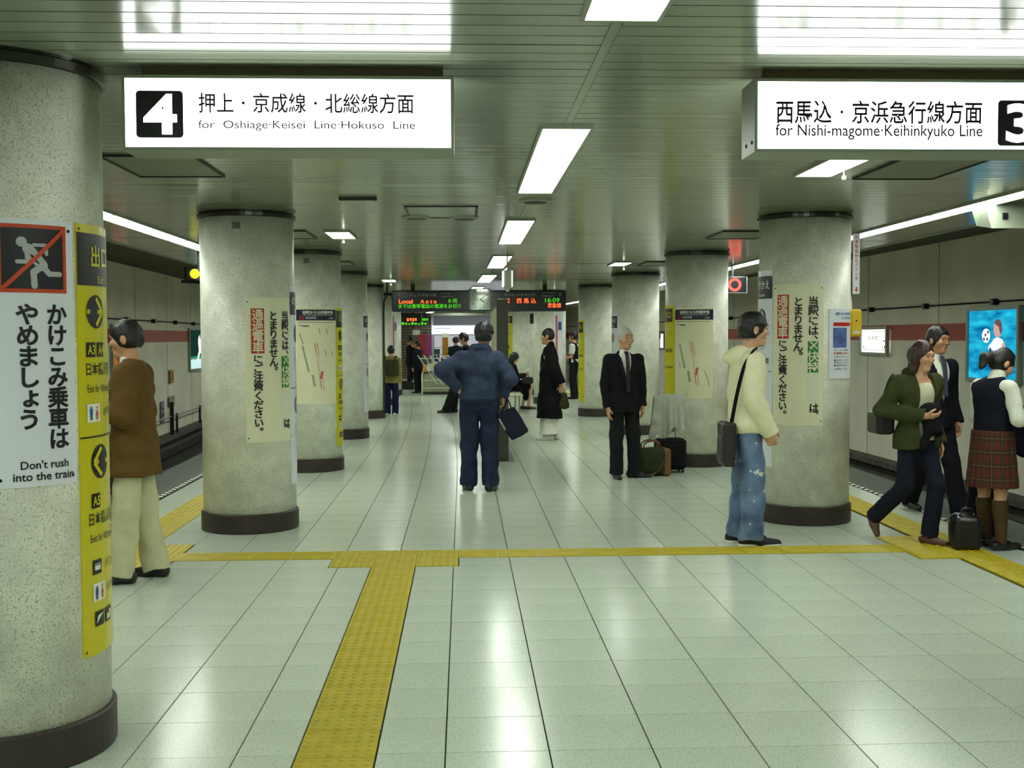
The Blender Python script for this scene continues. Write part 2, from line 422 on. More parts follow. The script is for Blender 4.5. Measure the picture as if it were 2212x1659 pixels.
# ---- lamps in the ceiling
def panel_light(name, x, y, wx, ly, label, group, power=E_LAMP, pull=False):
    rz = bdir(y); t = thing(name, label, 'light', (bx(x, y), y, ZC), rz, group)
    f_ = .014
    m = MB(); m.box(-wx/2-f_, wx/2+f_, -ly/2-f_, -ly/2, -.016, .012); m.box(-wx/2-f_, wx/2+f_, ly/2, ly/2+f_, -.016, .012)
    m.box(-wx/2-f_, -wx/2, -ly/2, ly/2, -.016, .012); m.box(wx/2, wx/2+f_, -ly/2, ly/2, -.016, .012); m.put('frame', M_GREY, t)
    MB().box(-wx/2, wx/2, -ly/2, ly/2, -.010, -.004).put('diffuser', power, t)
    if pull:
        c = MB().tube([(.04, -.12, -.01), (.04, -.12, -.075)], .004, 6).put('pull_cord', M_SILV, t)
        MB().lathe([(.004, -.105), (.013, -.098), (.014, -.085), (.005, -.072)], 12, (.04, -.12)).put('pull_knob', M_WHITE, c, True)
    return t
for k in range(-3, 11):
    yc = 5.62+1.25+4.42*k
    if yc < Y0+2 or yc > 51: continue
    lab = {0: 'long ceiling light next past the pair of hanging signs', 1: 'long ceiling light above the man in denim', 2: 'long ceiling light above the information board', 3: 'long ceiling light just before the departure board'}.get(k)
    panel_light('ceiling_light', .515, yc, .235, 2.5, lab or ('long ceiling light on the near side of the hanging signs' if k < 0 else 'distant long ceiling light past the departure board'), None if lab else ('ceiling lights before the signs' if k < 0 else 'ceiling lights past the departure board'))
for x, ys_ in ((-1.22, (2.3, 11.5, 20.7, 29.9)), (2.25, (6.9, 16.1, 25.3, 34.5))):
    for yy in ys_:
        panel_light('emergency_light', x, yy, .23, .72, 'short ceiling light with a pull knob '+{2.3: 'before the hanging sign with the numeral four', 11.5: 'past the column numbered 20', 20.7: 'beside the departure board over the boy', 29.9: 'far past the departure board on the kiosk side', 6.9: 'just behind the hanging sign with the numeral three', 16.1: 'past the column with the luggage', 25.3: 'past the departure board above the seated woman', 34.5: 'far beyond the man in a vest'}[yy], None, pull=True)
for x, lab, gp in ((-2.98, 'edge strip light over the platform edge on the side of the golfer poster', 'strip lights over one platform edge'), (4.08, 'edge strip light over the platform edge on the side of the blue football poster', 'strip lights over the other platform edge')):
    y = -5.4
    while y < 50:
        if y > -5.5: panel_light('strip_light', x, y+1.24, .20, 2.46, lab, gp)
        y += 2.50
# ---- hatches, detectors and speakers in the ceiling
for x, ys_, nm in ((-1.78, (6.95, 11.5, 16.0), 'over the column side with the golfer poster'), (2.83, (7.0, 11.55, 16.1), 'over the column side with the football poster')):
    for yy in ys_:
        t = thing('access_hatch', 'grey ceiling hatch '+{6.95: 'behind the hanging sign with the numeral four', 11.5: 'past the column numbered 20', 16.0: 'past the column with the curled map', 7.0: 'behind the hanging sign with the numeral three', 11.55: 'past the column by the hooded youth', 16.1: 'past the column with the luggage'}[yy], 'hatch', (bx(x, yy), yy, ZC-.001), 0)
        m = MB(); m.box(-.27, .27, -.42, -.405, -.012, .01); m.box(-.27, .27, .405, .42, -.012, .01); m.box(-.27, -.255, -.405, .405, -.012, .01); m.box(.255, .27, -.405, .405, -.012, .01); m.put('frame', M_DARK, t)
        MB().box(-.255, .255, -.405, .405, -.005, .006).put('panel', mat('hatch panel', (120, 124, 104), rough=.5), t)
for (px_, py_), lb in (((1157, 432), 'between two long ceiling lights'), ((900, 468), 'on the column side of the wide thin-framed hatch'), ((1003, 469), 'on the long-light side of the wide thin-framed hatch')):
    p = fl(px_, py_, ZC); t = thing('ceiling_speaker', 'round flat speaker disc '+lb, 'speaker', (p[0], p[1], ZC))
    MB().lathe([(.0, -.022), (.10, -.020), (.125, -.008), (.128, .004)], 28).put('rim', M_GREY, t, True)
    MB().lathe([(.0, -.026), (.085, -.0245), (.086, -.018)], 28).put('grille', M_DARK, t)
pa, pb = fl(872, 445, ZC), fl(1030, 470, ZC)
t = thing('big_access_hatch', 'wide thin-framed access hatch in the slatted ceiling', 'hatch', ((pa[0]+pb[0])/2, (pa[1]+pb[1])/2, ZC))
wx, wy = (pb[0]-pa[0])/2, abs(pb[1]-pa[1])/2
m = MB(); m.box(-wx, wx, -wy, -wy+.02, -.008, .01); m.box(-wx, wx, wy-.02, wy, -.008, .01); m.box(-wx, -wx+.02, -wy, wy, -.008, .01); m.box(wx-.02, wx, -wy, wy, -.008, .01); m.put('frame', M_DARK, t)
MB().box(-wx+.02, wx-.02, -wy+.02, wy-.02, -.003, .006).put('panel', M_SLAT, t)
p = fl(773, 427, ZC); t = thing('smoke_vent', 'narrow slot vent in the ceiling over the map column', 'vent', (p[0], p[1], ZC))
MB().bbox(-.14, .14, -.035, .035, -.022, .004, .006).put('body', M_DARK, t); MB().box(-.12, .12, -.015, .015, -.026, -.02).put('slot', M_LGREY, t)
p = atY(2160, 385, 8.9); t = thing('ceiling_loudspeaker', 'angular grey loudspeaker box under the ceiling by the edge strip light', 'speaker', (p[0], 8.9, ZC))
MB().add([(-.17, -.1, 0), (.2, -.1, 0), (.2, .14, 0), (-.17, .14, 0), (-.12, -.12, -.2), (.15, -.12, -.2), (.17, .1, -.16), (-.14, .1, -.16)], [(0, 1, 2, 3), (7, 6, 5, 4), (4, 5, 1, 0), (5, 6, 2, 1), (6, 7, 3, 2), (7, 4, 0, 3)]).put('housing', M_GREY, t)
MB().box(-.03, .01, -.126, -.112, -.13, -.08).put('badge', M_BLACK, t)

# ---- tunnel: walls, soffit, track
ZT, ZB = 3.08, -1.15
wall_left = tag(link('wall_left', ribbon([(WL, ZB-.1), (WL, ZT)]), M_WALL), kind='structure')
wall_right = tag(link('wall_right', ribbon([(WR, ZT), (WR, ZB-.1)]), M_WALL), kind='structure')
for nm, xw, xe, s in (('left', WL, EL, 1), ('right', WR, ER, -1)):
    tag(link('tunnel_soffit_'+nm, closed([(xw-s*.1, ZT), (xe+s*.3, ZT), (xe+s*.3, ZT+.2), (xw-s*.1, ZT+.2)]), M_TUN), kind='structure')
    tag(link('track_bed_'+nm, closed([(xw-s*.1, ZB), (xe+s*.4, ZB), (xe+s*.4, ZB-.2), (xw-s*.1, ZB-.2)]), M_TRACK), kind='structure')
    tag(link('trim_ledge_'+nm, closed([(xw, -.62), (xw+s*.28, -.62), (xw+s*.28, -.72), (xw+s*.12, -.74), (xw+s*.12, ZB), (xw, ZB)]), mat('sooty ledge', (74, 74, 64), rough=.9, var=.25, vscale=5)), kind='structure')
    link('cable_duct', closed([(xw, -.95), (xw+s*.2, -.95), (xw+s*.2, -1.1), (xw, -1.1)]), M_TRACK, wall_left if s == 1 else wall_right)
    for dx in (-.53, .53):
        xc = (xw+xe)/2+dx
        tag(link('rail', closed([(xc-.06, ZB), (xc+.06, ZB), (xc+.06, ZB+.02), (xc+.012, ZB+.05), (xc+.012, ZB+.11), (xc+.035, ZB+.12), (xc+.035, ZB+.15), (xc-.035, ZB+.15), (xc-.035, ZB+.12), (xc-.012, ZB+.11), (xc-.012, ZB+.05), (xc-.06, ZB+.02)]), M_RAIL),
            'steel running rail of the track on the '+('golfer poster' if s == 1 else 'football poster')+' side', 'rail', 'rails '+nm)
# dull red band at sign height, cables with clips
zr0, zr1 = atX(1940, 735, WR)[2], atX(1940, 702, WR)[2]
for xw, s, wo in ((WL, 1, wall_left), (WR, -1, wall_right)):
    link('red_band', closed([(xw, zr0), (xw+s*.006, zr0), (xw+s*.006, zr1), (xw, zr1)]), M_RED, wo)
    zc = atX(1930, 667, WR)[2] if s < 0 else atX(380, 695, WL)[2]
    lab = 'black cable clipped along the wall above the red band, '+('golfer' if s > 0 else 'football')+' poster side'
    t = thing('wall_cable', lab, 'cable', (xw, 0, zc))
    MB().tube([(bx(xw+s*.045, y)-xw, y, 0) for y in YS[3:]], .014, 6).put('cable', M_BLACK, t)
    cm = MB().bbox(-.05, .05, -.05, .05, -.045, .045, .012).mesh('clip'); cm.materials.append(M_BLACK)
    y = 9.
    while y < 45:
        o = bpy.data.objects.new('clip', cm); COL.objects.link(o); o.parent = t; o.location = (bx(xw+s*.05, y)-xw, y, 0); y += 2.35
    # thin panel joints of the wall
    for y in np.arange(6, 44, 3.0):
        MB().box(bx(xw, y)-.004, bx(xw, y)+.004, y-.006, y+.006, ZB, ZT).put('panel_joint', M_TUN, wo)
tag(link('wall_back', mesh([(WL-.2, Y0, ZB-.2), (WR+.2, Y0, ZB-.2), (WR+.2, Y0, ZT+.2), (WL-.2, Y0, ZT+.2)], [(0, 1, 2, 3)]), M_WALL), kind='structure')
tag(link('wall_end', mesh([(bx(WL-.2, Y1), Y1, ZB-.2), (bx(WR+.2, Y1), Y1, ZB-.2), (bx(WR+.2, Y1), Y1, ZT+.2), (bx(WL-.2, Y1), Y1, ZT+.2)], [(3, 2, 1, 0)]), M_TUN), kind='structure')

# ---- round columns
RC = .385
COLS = {'L1': (-1.79, 4.48), 'L2': (-1.805, 9.64), 'L3': (-1.86, 13.85), 'L4': (-1.91, 18.2), 'L5': (-1.96, 22.7),
        'R1': (2.95, 4.6), 'R2': (2.95, 9.74), 'R3': (2.90, 14.04), 'R4': (2.83, 18.6), 'R5': (2.71, 22.86)}
for k in range(5):
    y = 27.2+4.4*k; COLS['L%d' % (6+k)] = (bx(-1.81, y), y); COLS['R%d' % (6+k)] = (bx(2.93, y), y)
COLS.update(L6=(-1.97, 27.2), L7=(-2.1, 31.6), L8=(-2.38, 36.), R6=(2.07, 27.2), R7=(1.62, 31.6), R8=(1.28, 36.))
CLAB = {'L1': 'thick round speckled column carrying the do-not-rush poster', 'L2': 'round speckled column numbered 20 with a cream passing-train notice',
        'L3': 'round speckled column with travel-time map beside the numbered column', 'L4': 'round speckled column with a narrow white strip sign',
        'L5': 'round speckled column with a cable running down it', 'R1': 'round speckled column opposite the do-not-rush poster column',
        'R2': 'round speckled column beside the youth in the cream hooded top', 'R3': 'round speckled column behind the luggage with the grey coat',
        'R4': 'round speckled column behind the man in the black suit', 'R5': 'round speckled column with a yellow strip near the man in a vest'}
shaft = MB().lathe([(RC, .15), (RC, 2.585)], 56).mesh('shaft'); shaft.materials.append(M_CONC)
shaft.polygons.foreach_set('use_smooth', [True]*56+[False]*2)
base = MB().lathe([(RC+.016, 0), (RC+.018, .012), (RC+.018, .150), (RC+.008, .158)], 56).mesh('base'); base.materials.append(M_BASE)
cap = MB().lathe([(RC+.004, 2.578), (RC+.018, 2.583), (RC+.020, 2.612), (RC+.004, 2.62), (RC+.004, ZC)], 56).mesh('cap_ring'); cap.materials.append(M_CAP)
for nm, (x, y) in COLS.items():
    far = int(nm[1:]) >= 6
    t = thing('round_column', CLAB.get(nm, 'distant round speckled column in the '+('row of the golfer poster side' if nm[0] == 'L' else 'row of the football poster side')), 'column', (x, y, 0), random.uniform(0, 3), ('distant columns '+nm[0]) if far else None)
    for n_, me in (('shaft', shaft), ('base', base), ('cap_ring', cap)):
        o = bpy.data.objects.new(n_, me); COL.objects.link(o); o.parent = t
def onc(nm, extra=0.):              # mapping on a column: (arc length from the side facing the entrance end, height, offset)
    cx, cy = COLS[nm]; r = RC+extra
    def fn(u, v, c): a = u/r; return np.array([cx+(r+c)*math.sin(a), cy-(r+c)*math.cos(a), v])
    return fn
def hit(nm, px, py, extra=0.):      # where the ray of a pixel meets the column: (u, z)
    cx, cy = COLS[nm]; r = RC+extra; d = ray(px, py); ox, oy = -cx, -cy
    A = d[0]**2+d[1]**2; B = ox*d[0]+oy*d[1]; Cq = ox*ox+oy*oy-r*r; D = B*B-A*Cq
    t = (-B-math.sqrt(max(D, 0)))/A; p = CAMP+d*t
    return r*math.atan2(p[0]-cx, -(p[1]-cy)), p[2]
def curved_board(name, fn, u0, u1, v0, v1, th, m, parent, nu=14):
    us = np.linspace(u0, u1, nu+1); V = []; fs = []
    for u in us: V += [fn(u, v0, 0), fn(u, v0, th), fn(u, v1, th), fn(u, v1, 0)]
    for i in range(nu):
        for k in range(4): fs.append((i*4+k, i*4+(k+1) % 4, i*4+4+(k+1) % 4, i*4+4+k))
    n = len(V); fs += [(0, 1, 2, 3), (n-1, n-2, n-3, n-4)]
    return link(name, mesh(V, fs, name), m, parent)
# ================================================================== signs and posters
def settle(t, loc):                # move an Empty to its thing's base, parts stay where they are
    t.location = loc
    for c in t.children: c.location = -Vector(loc)
    return t
def seg(w): return max(1, int(w/.025))
def arrow_disc(u, v, r, d, left):   # black disc with an arrow cut out in board colour: returns (black, board)
    s = -1 if left else 1
    blk = [disc(u, v, r, 32, r)]
    w = r*.26
    brd = [stroke((u-s*r*1.0, v), (u+s*r*.55, v), w), stroke((u+s*r*.78, v), (u-s*r*.05, v+r*.80), w), stroke((u+s*r*.78, v), (u-s*r*.05, v-r*.80), w)]
    return blk, brd
def pictos(u, v, w, h):             # toilet pictogram: (blue, red)
    b = [disc(u-w*.23, v+h*.30, h*.07, 12), stroke((u-w*.23, v+h*.16), (u-w*.23, v-h*.05), w*.2, True), stroke((u-w*.27, v-h*.05), (u-w*.27, v-h*.34), w*.07, True), stroke((u-w*.19, v-h*.05), (u-w*.19, v-h*.34), w*.07, True)]
    r = [disc(u+w*.23, v+h*.30, h*.07, 12), poly([(u+w*.23, v+h*.22), (u+w*.37, v-h*.12), (u+w*.09, v-h*.12)]), stroke((u+w*.19, v-h*.1), (u+w*.19, v-h*.34), w*.07, True), stroke((u+w*.27, v-h*.1), (u+w*.27, v-h*.34), w*.07, True)]
    return b, r

# ---- hanging direction signs
SY = 4.38
def hanging_sign(label, pxl, pxr, faces, num, num_left):
    xl = atY(pxl, 240, SY)[0]; xr = xl+1.226; zt, zb = atY(600, 170, SY)[2], atY(600, 318, SY)[2]; W, H = xr-xl, zt-zb
    t = thing('hanging_sign', label, 'sign', (xl+W/2, SY+.1, zb))
    D = .205; e = .012
    m = MB(); m.box(-W/2, W/2, -.1, -.1+D, -e, 0); m.box(-W/2, W/2, -.1, -.1+D, H, H+e); m.box(-W/2-e, -W/2, -.1, -.1+D, -e, H+e); m.box(W/2, W/2+e, -.1, -.1+D, -e, H+e)
    m.put('casing', M_GREY, t)
    for s in (0, 1):
        y = -.098 if s == 0 else -.1+D-.002
        MB().box(-W/2, W/2, y-.002, y+.002, 0, H).put('lit_face', E_SIGN, t)
    MB().box(-W/2+.05, W/2-.03, -.04, .04, H+e, ZC-zb+.002).put('mounting', mat('tan sign mounting', (132, 122, 92), rough=.6), t)
    for k in range(2): MB().lathe([(.007, 0), (.007, .004), (.003, .005)], 10).put('bolt', M_BLACK, t)
    for k, o in enumerate([c for c in t.children if c.name.startswith('bolt')]):
        o.rotation_euler = (0, -PI/2, 0); o.location = (-W/2-e, -.06+.09*k, .03)
    fn = flat((0, -.1, 0), (1, 0, 0)); side = W/2
    def U(px): return atY(px, 240, SY)[0]-xl-W/2
    def Vv(py): return atY(600, py, SY)[2]-zb
    faces(t, fn, U, Vv); return t
def words(s, ua, ub, v, h_, bold, fn, t):
    em = (ub-ua)/len(s); k = 0
    for i, wd_ in enumerate(s.split('・')):
        if i: decal('lettering', [disc(ua+(k+.5)*em, v, .006, 14)], fn, .003, M_NAVY, t); k += 1
        decal('lettering', [text(wd_, ua+(k+len(wd_)/2)*em, v, w=(len(wd_)-.06)*em, h=h_, bold=bold)], fn, .003, M_NAVY, t); k += len(wd_)
def f4(t, fn, U, Vv):
    c = (U(345), Vv(248)); s = .088
    decal('number_plate', [rrect(c[0]-s, c[0]+s, c[1]-s, c[1]+s, .014)], fn, .0025, M_BLACK, t)
    decal('number', [text('4', c[0]+.002, c[1], w=.125, h=.152, bold=.032)], fn, .004, E_NUM, t)
    words('押上・京成線・北総線方面', U(428), U(895), Vv(223), .076, .012, fn, t)
    decal('lettering', [[]]+[text('for  Oshiage·Keisei  Line·Hokuso  Line', (U(428)+U(897))/2, Vv(272), w=U(897)-U(428), h=.040, bold=.006)], fn, .003, mat('faded print', (60, 50, 90), rough=.4), t)
def f3(t, fn, U, Vv):
    c = (U(2203), Vv(260)); s = .088
    decal('number_plate', [rrect(c[0]-s, c[0]+s, c[1]-s, c[1]+s, .014)], fn, .0025, M_BLACK, t)
    decal('number', [text('3', c[0]+.002, c[1], w=.115, h=.152, bold=.032)], fn, .004, E_NUM, t)
    words('西馬込・京浜急行線方面', U(1675), U(2122), Vv(237), .090, .016, fn, t)
    decal('lettering', [[]]+[text('for Nishi-magome·Keihinkyuko Line', (U(1675)+U(2122))/2, Vv(281), w=U(2122)-U(1675), h=.060, bold=.010)], fn, .003, M_NAVY, t)
hanging_sign('lit hanging sign that starts with a big numeral four', 270, 957, f4, '4', True)
hanging_sign('lit hanging sign that ends with a big numeral three', 1637, 2325, f3, '3', False)

# ---- do-not-rush poster on the nearest column
nm = 'L1'; fn = onc(nm)
ul, zt = hit(nm, 6, 470); ur, _ = hit(nm, 160, 800); _, zb = hit(nm, 90, 1050)
t = thing('warning_poster', 'white do-not-rush poster with a running figure on a column', 'poster')
ul = ur-.30
curved_board('board', fn, ul, ur, zb, zt, .004, M_OFFW, t)
uc = (ul+ur)/2
def zy(py, px=100): return hit('L1', px, py)[1]
z0, z1 = zy(633), zy(487); c0, s_ = uc-.004, (z1-z0)/2; cz = (z0+z1)/2
decal('red_frame', [rect(c0-s_, c0+s_, cz-s_, cz+s_, 12)], fn, .0055, M_ORNG, t)
b_ = .014
decal('black_square', [rect(c0-s_+b_, c0+s_-b_, cz-s_+b_, cz+s_-b_, 12)], fn, .0068, M_BLACK, t)
def q(a, b): return (c0+(a-.5)*2*s_, cz+(.5-b)*2*s_)
wt = s_*2
run = [disc(*q(.33, .26), wt*.075), stroke(q(.42, .36), q(.62, .60), wt*.16, True), stroke(q(.50, .30), q(.68, .30), wt*.05, True), stroke(q(.68, .30), q(.68, .43), wt*.05, True),
       stroke(q(.40, .42), q(.41, .55), wt*.06, True), stroke(q(.40, .55), q(.27, .55), wt*.06, True), stroke(q(.62, .60), q(.49, .70), wt*.10, True), stroke(q(.49, .70), q(.50, .90), wt*.09, True),
       stroke(q(.63, .62), q(.72, .72), wt*.085, True), stroke(q(.72, .72), q(.88, .72), wt*.075, True)]
decal('running_figure', run, fn, .0085, M_LGREY, t)
decal('red_bar', [strip(q(.06, .95), q(.95, .06), wt*.06)], fn, .0108, M_ORNG, t)
sp = (zy(655+24)-zy(655+24+45)); sz = .082
lt = [vtext('かけこみ乗車は', uc+.076, zy(679), sp, sz, .030), vtext('やめましょう', uc-.030, zy(679), sp, sz, .030)]
lt += [text("Don't rush", uc+.024, zy(1002), w=.175, bold=.014), text('into the train', uc+.022, zy(1027), w=.222, bold=.014)]
decal('lettering', lt, fn, .0065, M_BLACK, t)
for a in (ul+.02, ur-.02):
    for b in (zb+.03, zt-.035): decal('bolt', [disc(a, b, .006, 10)], fn, .007, M_BLACK, t)
settle(t, (COLS[nm][0], COLS[nm][1]-RC, zb))

# ---- tall exit strips and transfer strips on columns
def exit_strip(nm, u0, zt, zb, label, wd=.31, full=False):
    fn = onc(nm); H = zt-zb; t = thing('exit_strip_sign', label, 'sign')
    curved_board('board', fn, u0, u0+wd, zb, zt, .006, M_SYEL, t, 16)
    c = u0+wd/2; Z = lambda f: zt-f*H
    decal('header', [rect(u0+.002, u0+wd-.002, Z(.14), Z(.02), 16)], fn, .0075, M_BLACK, t)
    decal('header_lettering', [[]]+[text('出口', c, Z(.072), w=.15, h=.085, bold=.02), text('Exit', c, Z(.125), h=.026)], fn, .009, M_SYEL, t)
    k1, y1 = arrow_disc(c-.045, Z(.20), .064, 0, False); k2, y2 = arrow_disc(c-.03, Z(.55), .066, 0, True)
    blk = [k1, k2]
    bxs = lambda a, b, w_, h_: rect(a-w_/2, a+w_/2, b-h_/2, b+h_/2, 3)
    blk += [bxs(c-.085, Z(.288), .058, .056), bxs(c-.015, Z(.288), .058, .056), bxs(c-.07, Z(.64), .058, .056), bxs(c-.07, Z(.795), .06, .056), bxs(c-.06, Z(.917), .062, .058), bxs(c+.015, Z(.917), .062, .058)]
    blk += [text('日本橋人形町', c+.005, Z(.333), w=.24, h=.05, bold=.01), text('Exit for Nihombashi', c+.005, Z(.378), w=.23, h=.03), text('お手洗', c+.06, Z(.435), h=.034),
            rect(u0, u0+wd, Z(.492), Z(.4885), 12), text('日本橋人形町', c+.005, Z(.682), w=.24, h=.05, bold=.01), text('Exit for Nihombashi', c+.005, Z(.727), w=.23, h=.03), text('バス', c+.03, Z(.793), h=.036), text('お手洗', c+.06, Z(.852), h=.034)]
    decal('black_print', blk, fn, .0085, M_BLACK, t)
    ye = [y1, y2]+[text('A3', c-.085, Z(.288), w=.046, h=.036, bold=.02), text('A4', c-.015, Z(.288), w=.046, h=.036, bold=.02), text('A5', c-.07, Z(.64), w=.046, h=.036, bold=.02)]
    decal('yellow_print', ye, fn, .0105, M_SYEL, t)
    wh = [rect(c-.115, c-.03, Z(.435)-.035, Z(.435)+.035, 3), rect(c-.10, c-.015, Z(.855)-.035, Z(.855)+.035, 3)]
    decal('white_panels', [[q_] for q_ in wh], fn, .0082, M_WHITE, t)
    b1, r1 = pictos(c-.0725, Z(.435), .085, .07); b2, r2 = pictos(c-.0575, Z(.855), .085, .07)
    decal('blue_figures', [b1, b2], fn, .0098, M_BLUE, t); decal('red_figures', [r1, r2], fn, .0098, M_PINK, t)
    ic = [[rect(c-.09, c-.05, Z(.795)-.012, Z(.795)+.006, 2), rect(c-.09, c-.05, Z(.795)+.010, Z(.795)+.013, 2)], poly([(c-.085, Z(.917)-.018), (c-.035, Z(.917)+.018), (c-.075, Z(.917)+.012)]), rect(c-.005, c+.012, Z(.917)-.018, Z(.917)+.004), rect(c+.016, c+.035, Z(.917)-.018, Z(.917)+.016)]
    decal('white_symbols', ic, fn, .0102, M_WHITE, t)
    for b in (zt-.02, zb+.02): decal('bolt', [disc(u0+.014, b, .005, 10)], fn, .0085, M_BLACK, t)
    return settle(t, (COLS[nm][0], COLS[nm][1]-RC, zb))
def plain_strip(nm, u0, zt, zb, label, wd=.31, yellow=False):
    fn = onc(nm); H = zt-zb; t = thing('transfer_strip_sign', label, 'sign'); bm = M_SYEL if yellow else M_OFFW
    curved_board('board', fn, u0, u0+wd, zb, zt, .006, bm, t, 16)
    c = u0+wd/2; Z = lambda f: zt-f*H
    decal('header', [rect(u0+.002, u0+wd-.002, Z(.145), Z(.03), 16)], fn, .0075, M_NAVY, t)
    decal('header_lettering', [[]]+[text('のりかえ', c, Z(.075), w=.24, h=.07, bold=.015), text('Transfer', c, Z(.125), h=.028)], fn, .009, M_WHITE, t)
    k1, y1 = arrow_disc(c, Z(.24), .075, 0, False); k2, y2 = arrow_disc(c, Z(.60), .075, 0, True)
    decal('black_print', [k1, k2]+[rect(u0, u0+wd, Z(.517), Z(.514), 12), text('方面', c+.06, Z(.46), w=.11, h=.05, bold=.01), text('方面', c+.06, Z(.82), w=.11, h=.05, bold=.01)], fn, .0085, M_BLACK, t)
    decal('arrows', [y1, y2], fn, .0105, bm, t)
    decal('line_rings', [[ring(c, Z(.37), .045, .062)], ring(c, Z(.73), .045, .062)], fn, .0085, M_LGREY, t)
    return settle(t, (COLS[nm][0], COLS[nm][1]-RC, zb))
u0, _ = hit('L1', 165, 800)
exit_strip('L1', u0+.004, hit('L1', 165, 482)[1], hit('L1', 190, 1420)[1], 'long yellow exit strip sign beside the do-not-rush poster')
exit_strip('L3', hit('L3', 726, 800)[0], hit('L3', 730, 665)[1], hit('L3', 730, 964)[1], 'yellow exit strip sign next to the creased travel-time map')
plain_strip('L2', hit('L2', 626, 800)[0], hit('L2', 630, 618)[1], hit('L2', 632, 1045)[1], 'white transfer strip sign on the column numbered 20')
plain_strip('R2', hit('R2', 1669, 800)[0]-.31, hit('R2', 1665, 583)[1], hit('R2', 1665, 1008)[1], 'white transfer strip sign behind the youth in the hooded top')
plain_strip('L4', hit('L4', 785, 780)[0], hit('L4', 788, 676)[1], hit('L4', 788, 890)[1], 'white transfer strip sign two columns past the creased map')
plain_strip('R4', hit('R4', 1334, 780)[0]-.31, hit('R4', 1330, 676)[1], hit('R4', 1330, 900)[1], 'white transfer strip sign beside the head of the suited man')
def bare_strip(nm, u0, zt, zb, label, wd=.31):
    fn = onc(nm); H = zt-zb; t = thing('exit_strip_sign', label, 'sign'); c = u0+wd/2; Z = lambda f: zt-f*H
    curved_board('board', fn, u0, u0+wd, zb, zt, .006, M_SYEL, t, 16)
    decal('header', [rect(u0+.002, u0+wd-.03, Z(.16), Z(.03), 16)], fn, .0075, M_BLACK, t)
    decal('header_lettering', [[]]+[text('出口', c+.03, Z(.09), w=.14, h=.08, bold=.02)], fn, .009, M_SYEL, t)
    decal('black_print', [[]]+[text('日本橋人形町', c+.03, Z(.44), w=.2, h=.05, bold=.01), text('Exit for Nihombashi', c+.03, Z(.60), w=.2, h=.035), text('A1', c+.1, Z(.93), h=.05)], fn, .0085, M_BLACK, t)
    decal('white_print', [text('A1', c+.04, Z(.22), h=.05)], fn, .0085, M_WHITE, t)
    return settle(t, (COLS[nm][0], COLS[nm][1]-RC, zb))
bare_strip('R3', hit('R3', 1457, 800)[0]-.31, hit('R3', 1450, 660)[1], hit('R3', 1450, 880)[1], 'yellow exit strip sign above the grey coat on the suitcase')
bare_strip('R5', hit('R5', 1262, 780)[0]-.31, hit('R5', 1257, 690)[1], hit('R5', 1257, 868)[1], 'yellow exit strip sign beside the man in a vest')

# ---- passing-train notices
def pass_notice(nm, pl, pr, pt, pb, label):
    fn = onc(nm); ym = (pt+pb)/2
    ul, ur = hit(nm, pl, ym)[0], hit(nm, pr, ym)[0]; zt, zb = hit(nm, (pl+pr)/2, pt)[1], hit(nm, (pl+pr)/2, pb)[1]; W, H = ur-ul, zt-zb
    t = thing('passing_train_notice', label, 'poster')
    curved_board('board', fn, ul, ur, zb, zt, .004, M_CREAM, t)
    U = lambda f: ul+f*W; Z = lambda f: zt-f*H
    decal('red_box', [rect(U(.10), U(.34), Z(.385), Z(.075), 6)], fn, .0055, M_SRED, t)
    sz = H*.080; st = H*.0745
    decal('box_lettering', vtext('通過電車', U(.22), Z(.118), st, sz, .016), fn, .0100, M_CREAM, t)
    blk = [vtext('にご注意ください。', U(.22), Z(.425), H*.0625, H*.068, .026), vtext('とまりません。', U(.52), Z(.125), H*.064, H*.072, .026), vtext('当駅には、', U(.80), Z(.125), H*.068, H*.074, .026), vtext('は、', U(.82), Z(.875), H*.05, H*.072, .026)]
    decal('lettering', blk, fn, .0090, M_BLACK, t)
    decal('green_box', [rect(U(.70), U(.90), Z(.625), Z(.405), 5)], fn, .0055, M_SGRN, t)
    pu, pv = U(.80), Z(.437); s = H*.028
    plane = [stroke((pu-s*.7, pv-s*.7), (pu+s*.9, pv+s*.9), s*.3, True), stroke((pu+s*.1, pv+s*.2), (pu-s*.6, pv+s*.9), s*.32, True), stroke((pu+s*.2, pv+s*.1), (pu+s*.9, pv-s*.6), s*.32, True), stroke((pu-s*.5, pv-s*.5), (pu-s*.9, pv-s*.2), s*.2, True), stroke((pu-s*.5, pv-s*.5), (pu-s*.2, pv-s*.9), s*.2, True)]
    decal('green_box_lettering', [vtext('快特', U(.80), Z(.51), H*.076, H*.080, .016), plane], fn, .0100, M_CREAM, t)
    decal('paper_patch', [rect(U(.69), U(.90), Z(.84), Z(.64), 5)], fn, .0055, M_PLATE, t)
    for a in (.04, .96):
        for b in (.03, .97): decal('bolt', [disc(U(a), Z(b), .006, 10)], fn, .006, M_DARK, t)
    return settle(t, (COLS[nm][0], COLS[nm][1]-RC, zb))
pass_notice('L2', 531, 628, 643, 955, 'cream passing-train notice on the column numbered 20')
pass_notice('R2', 1671, 1778, 613, 919, 'cream passing-train notice on the column by the hooded youth')

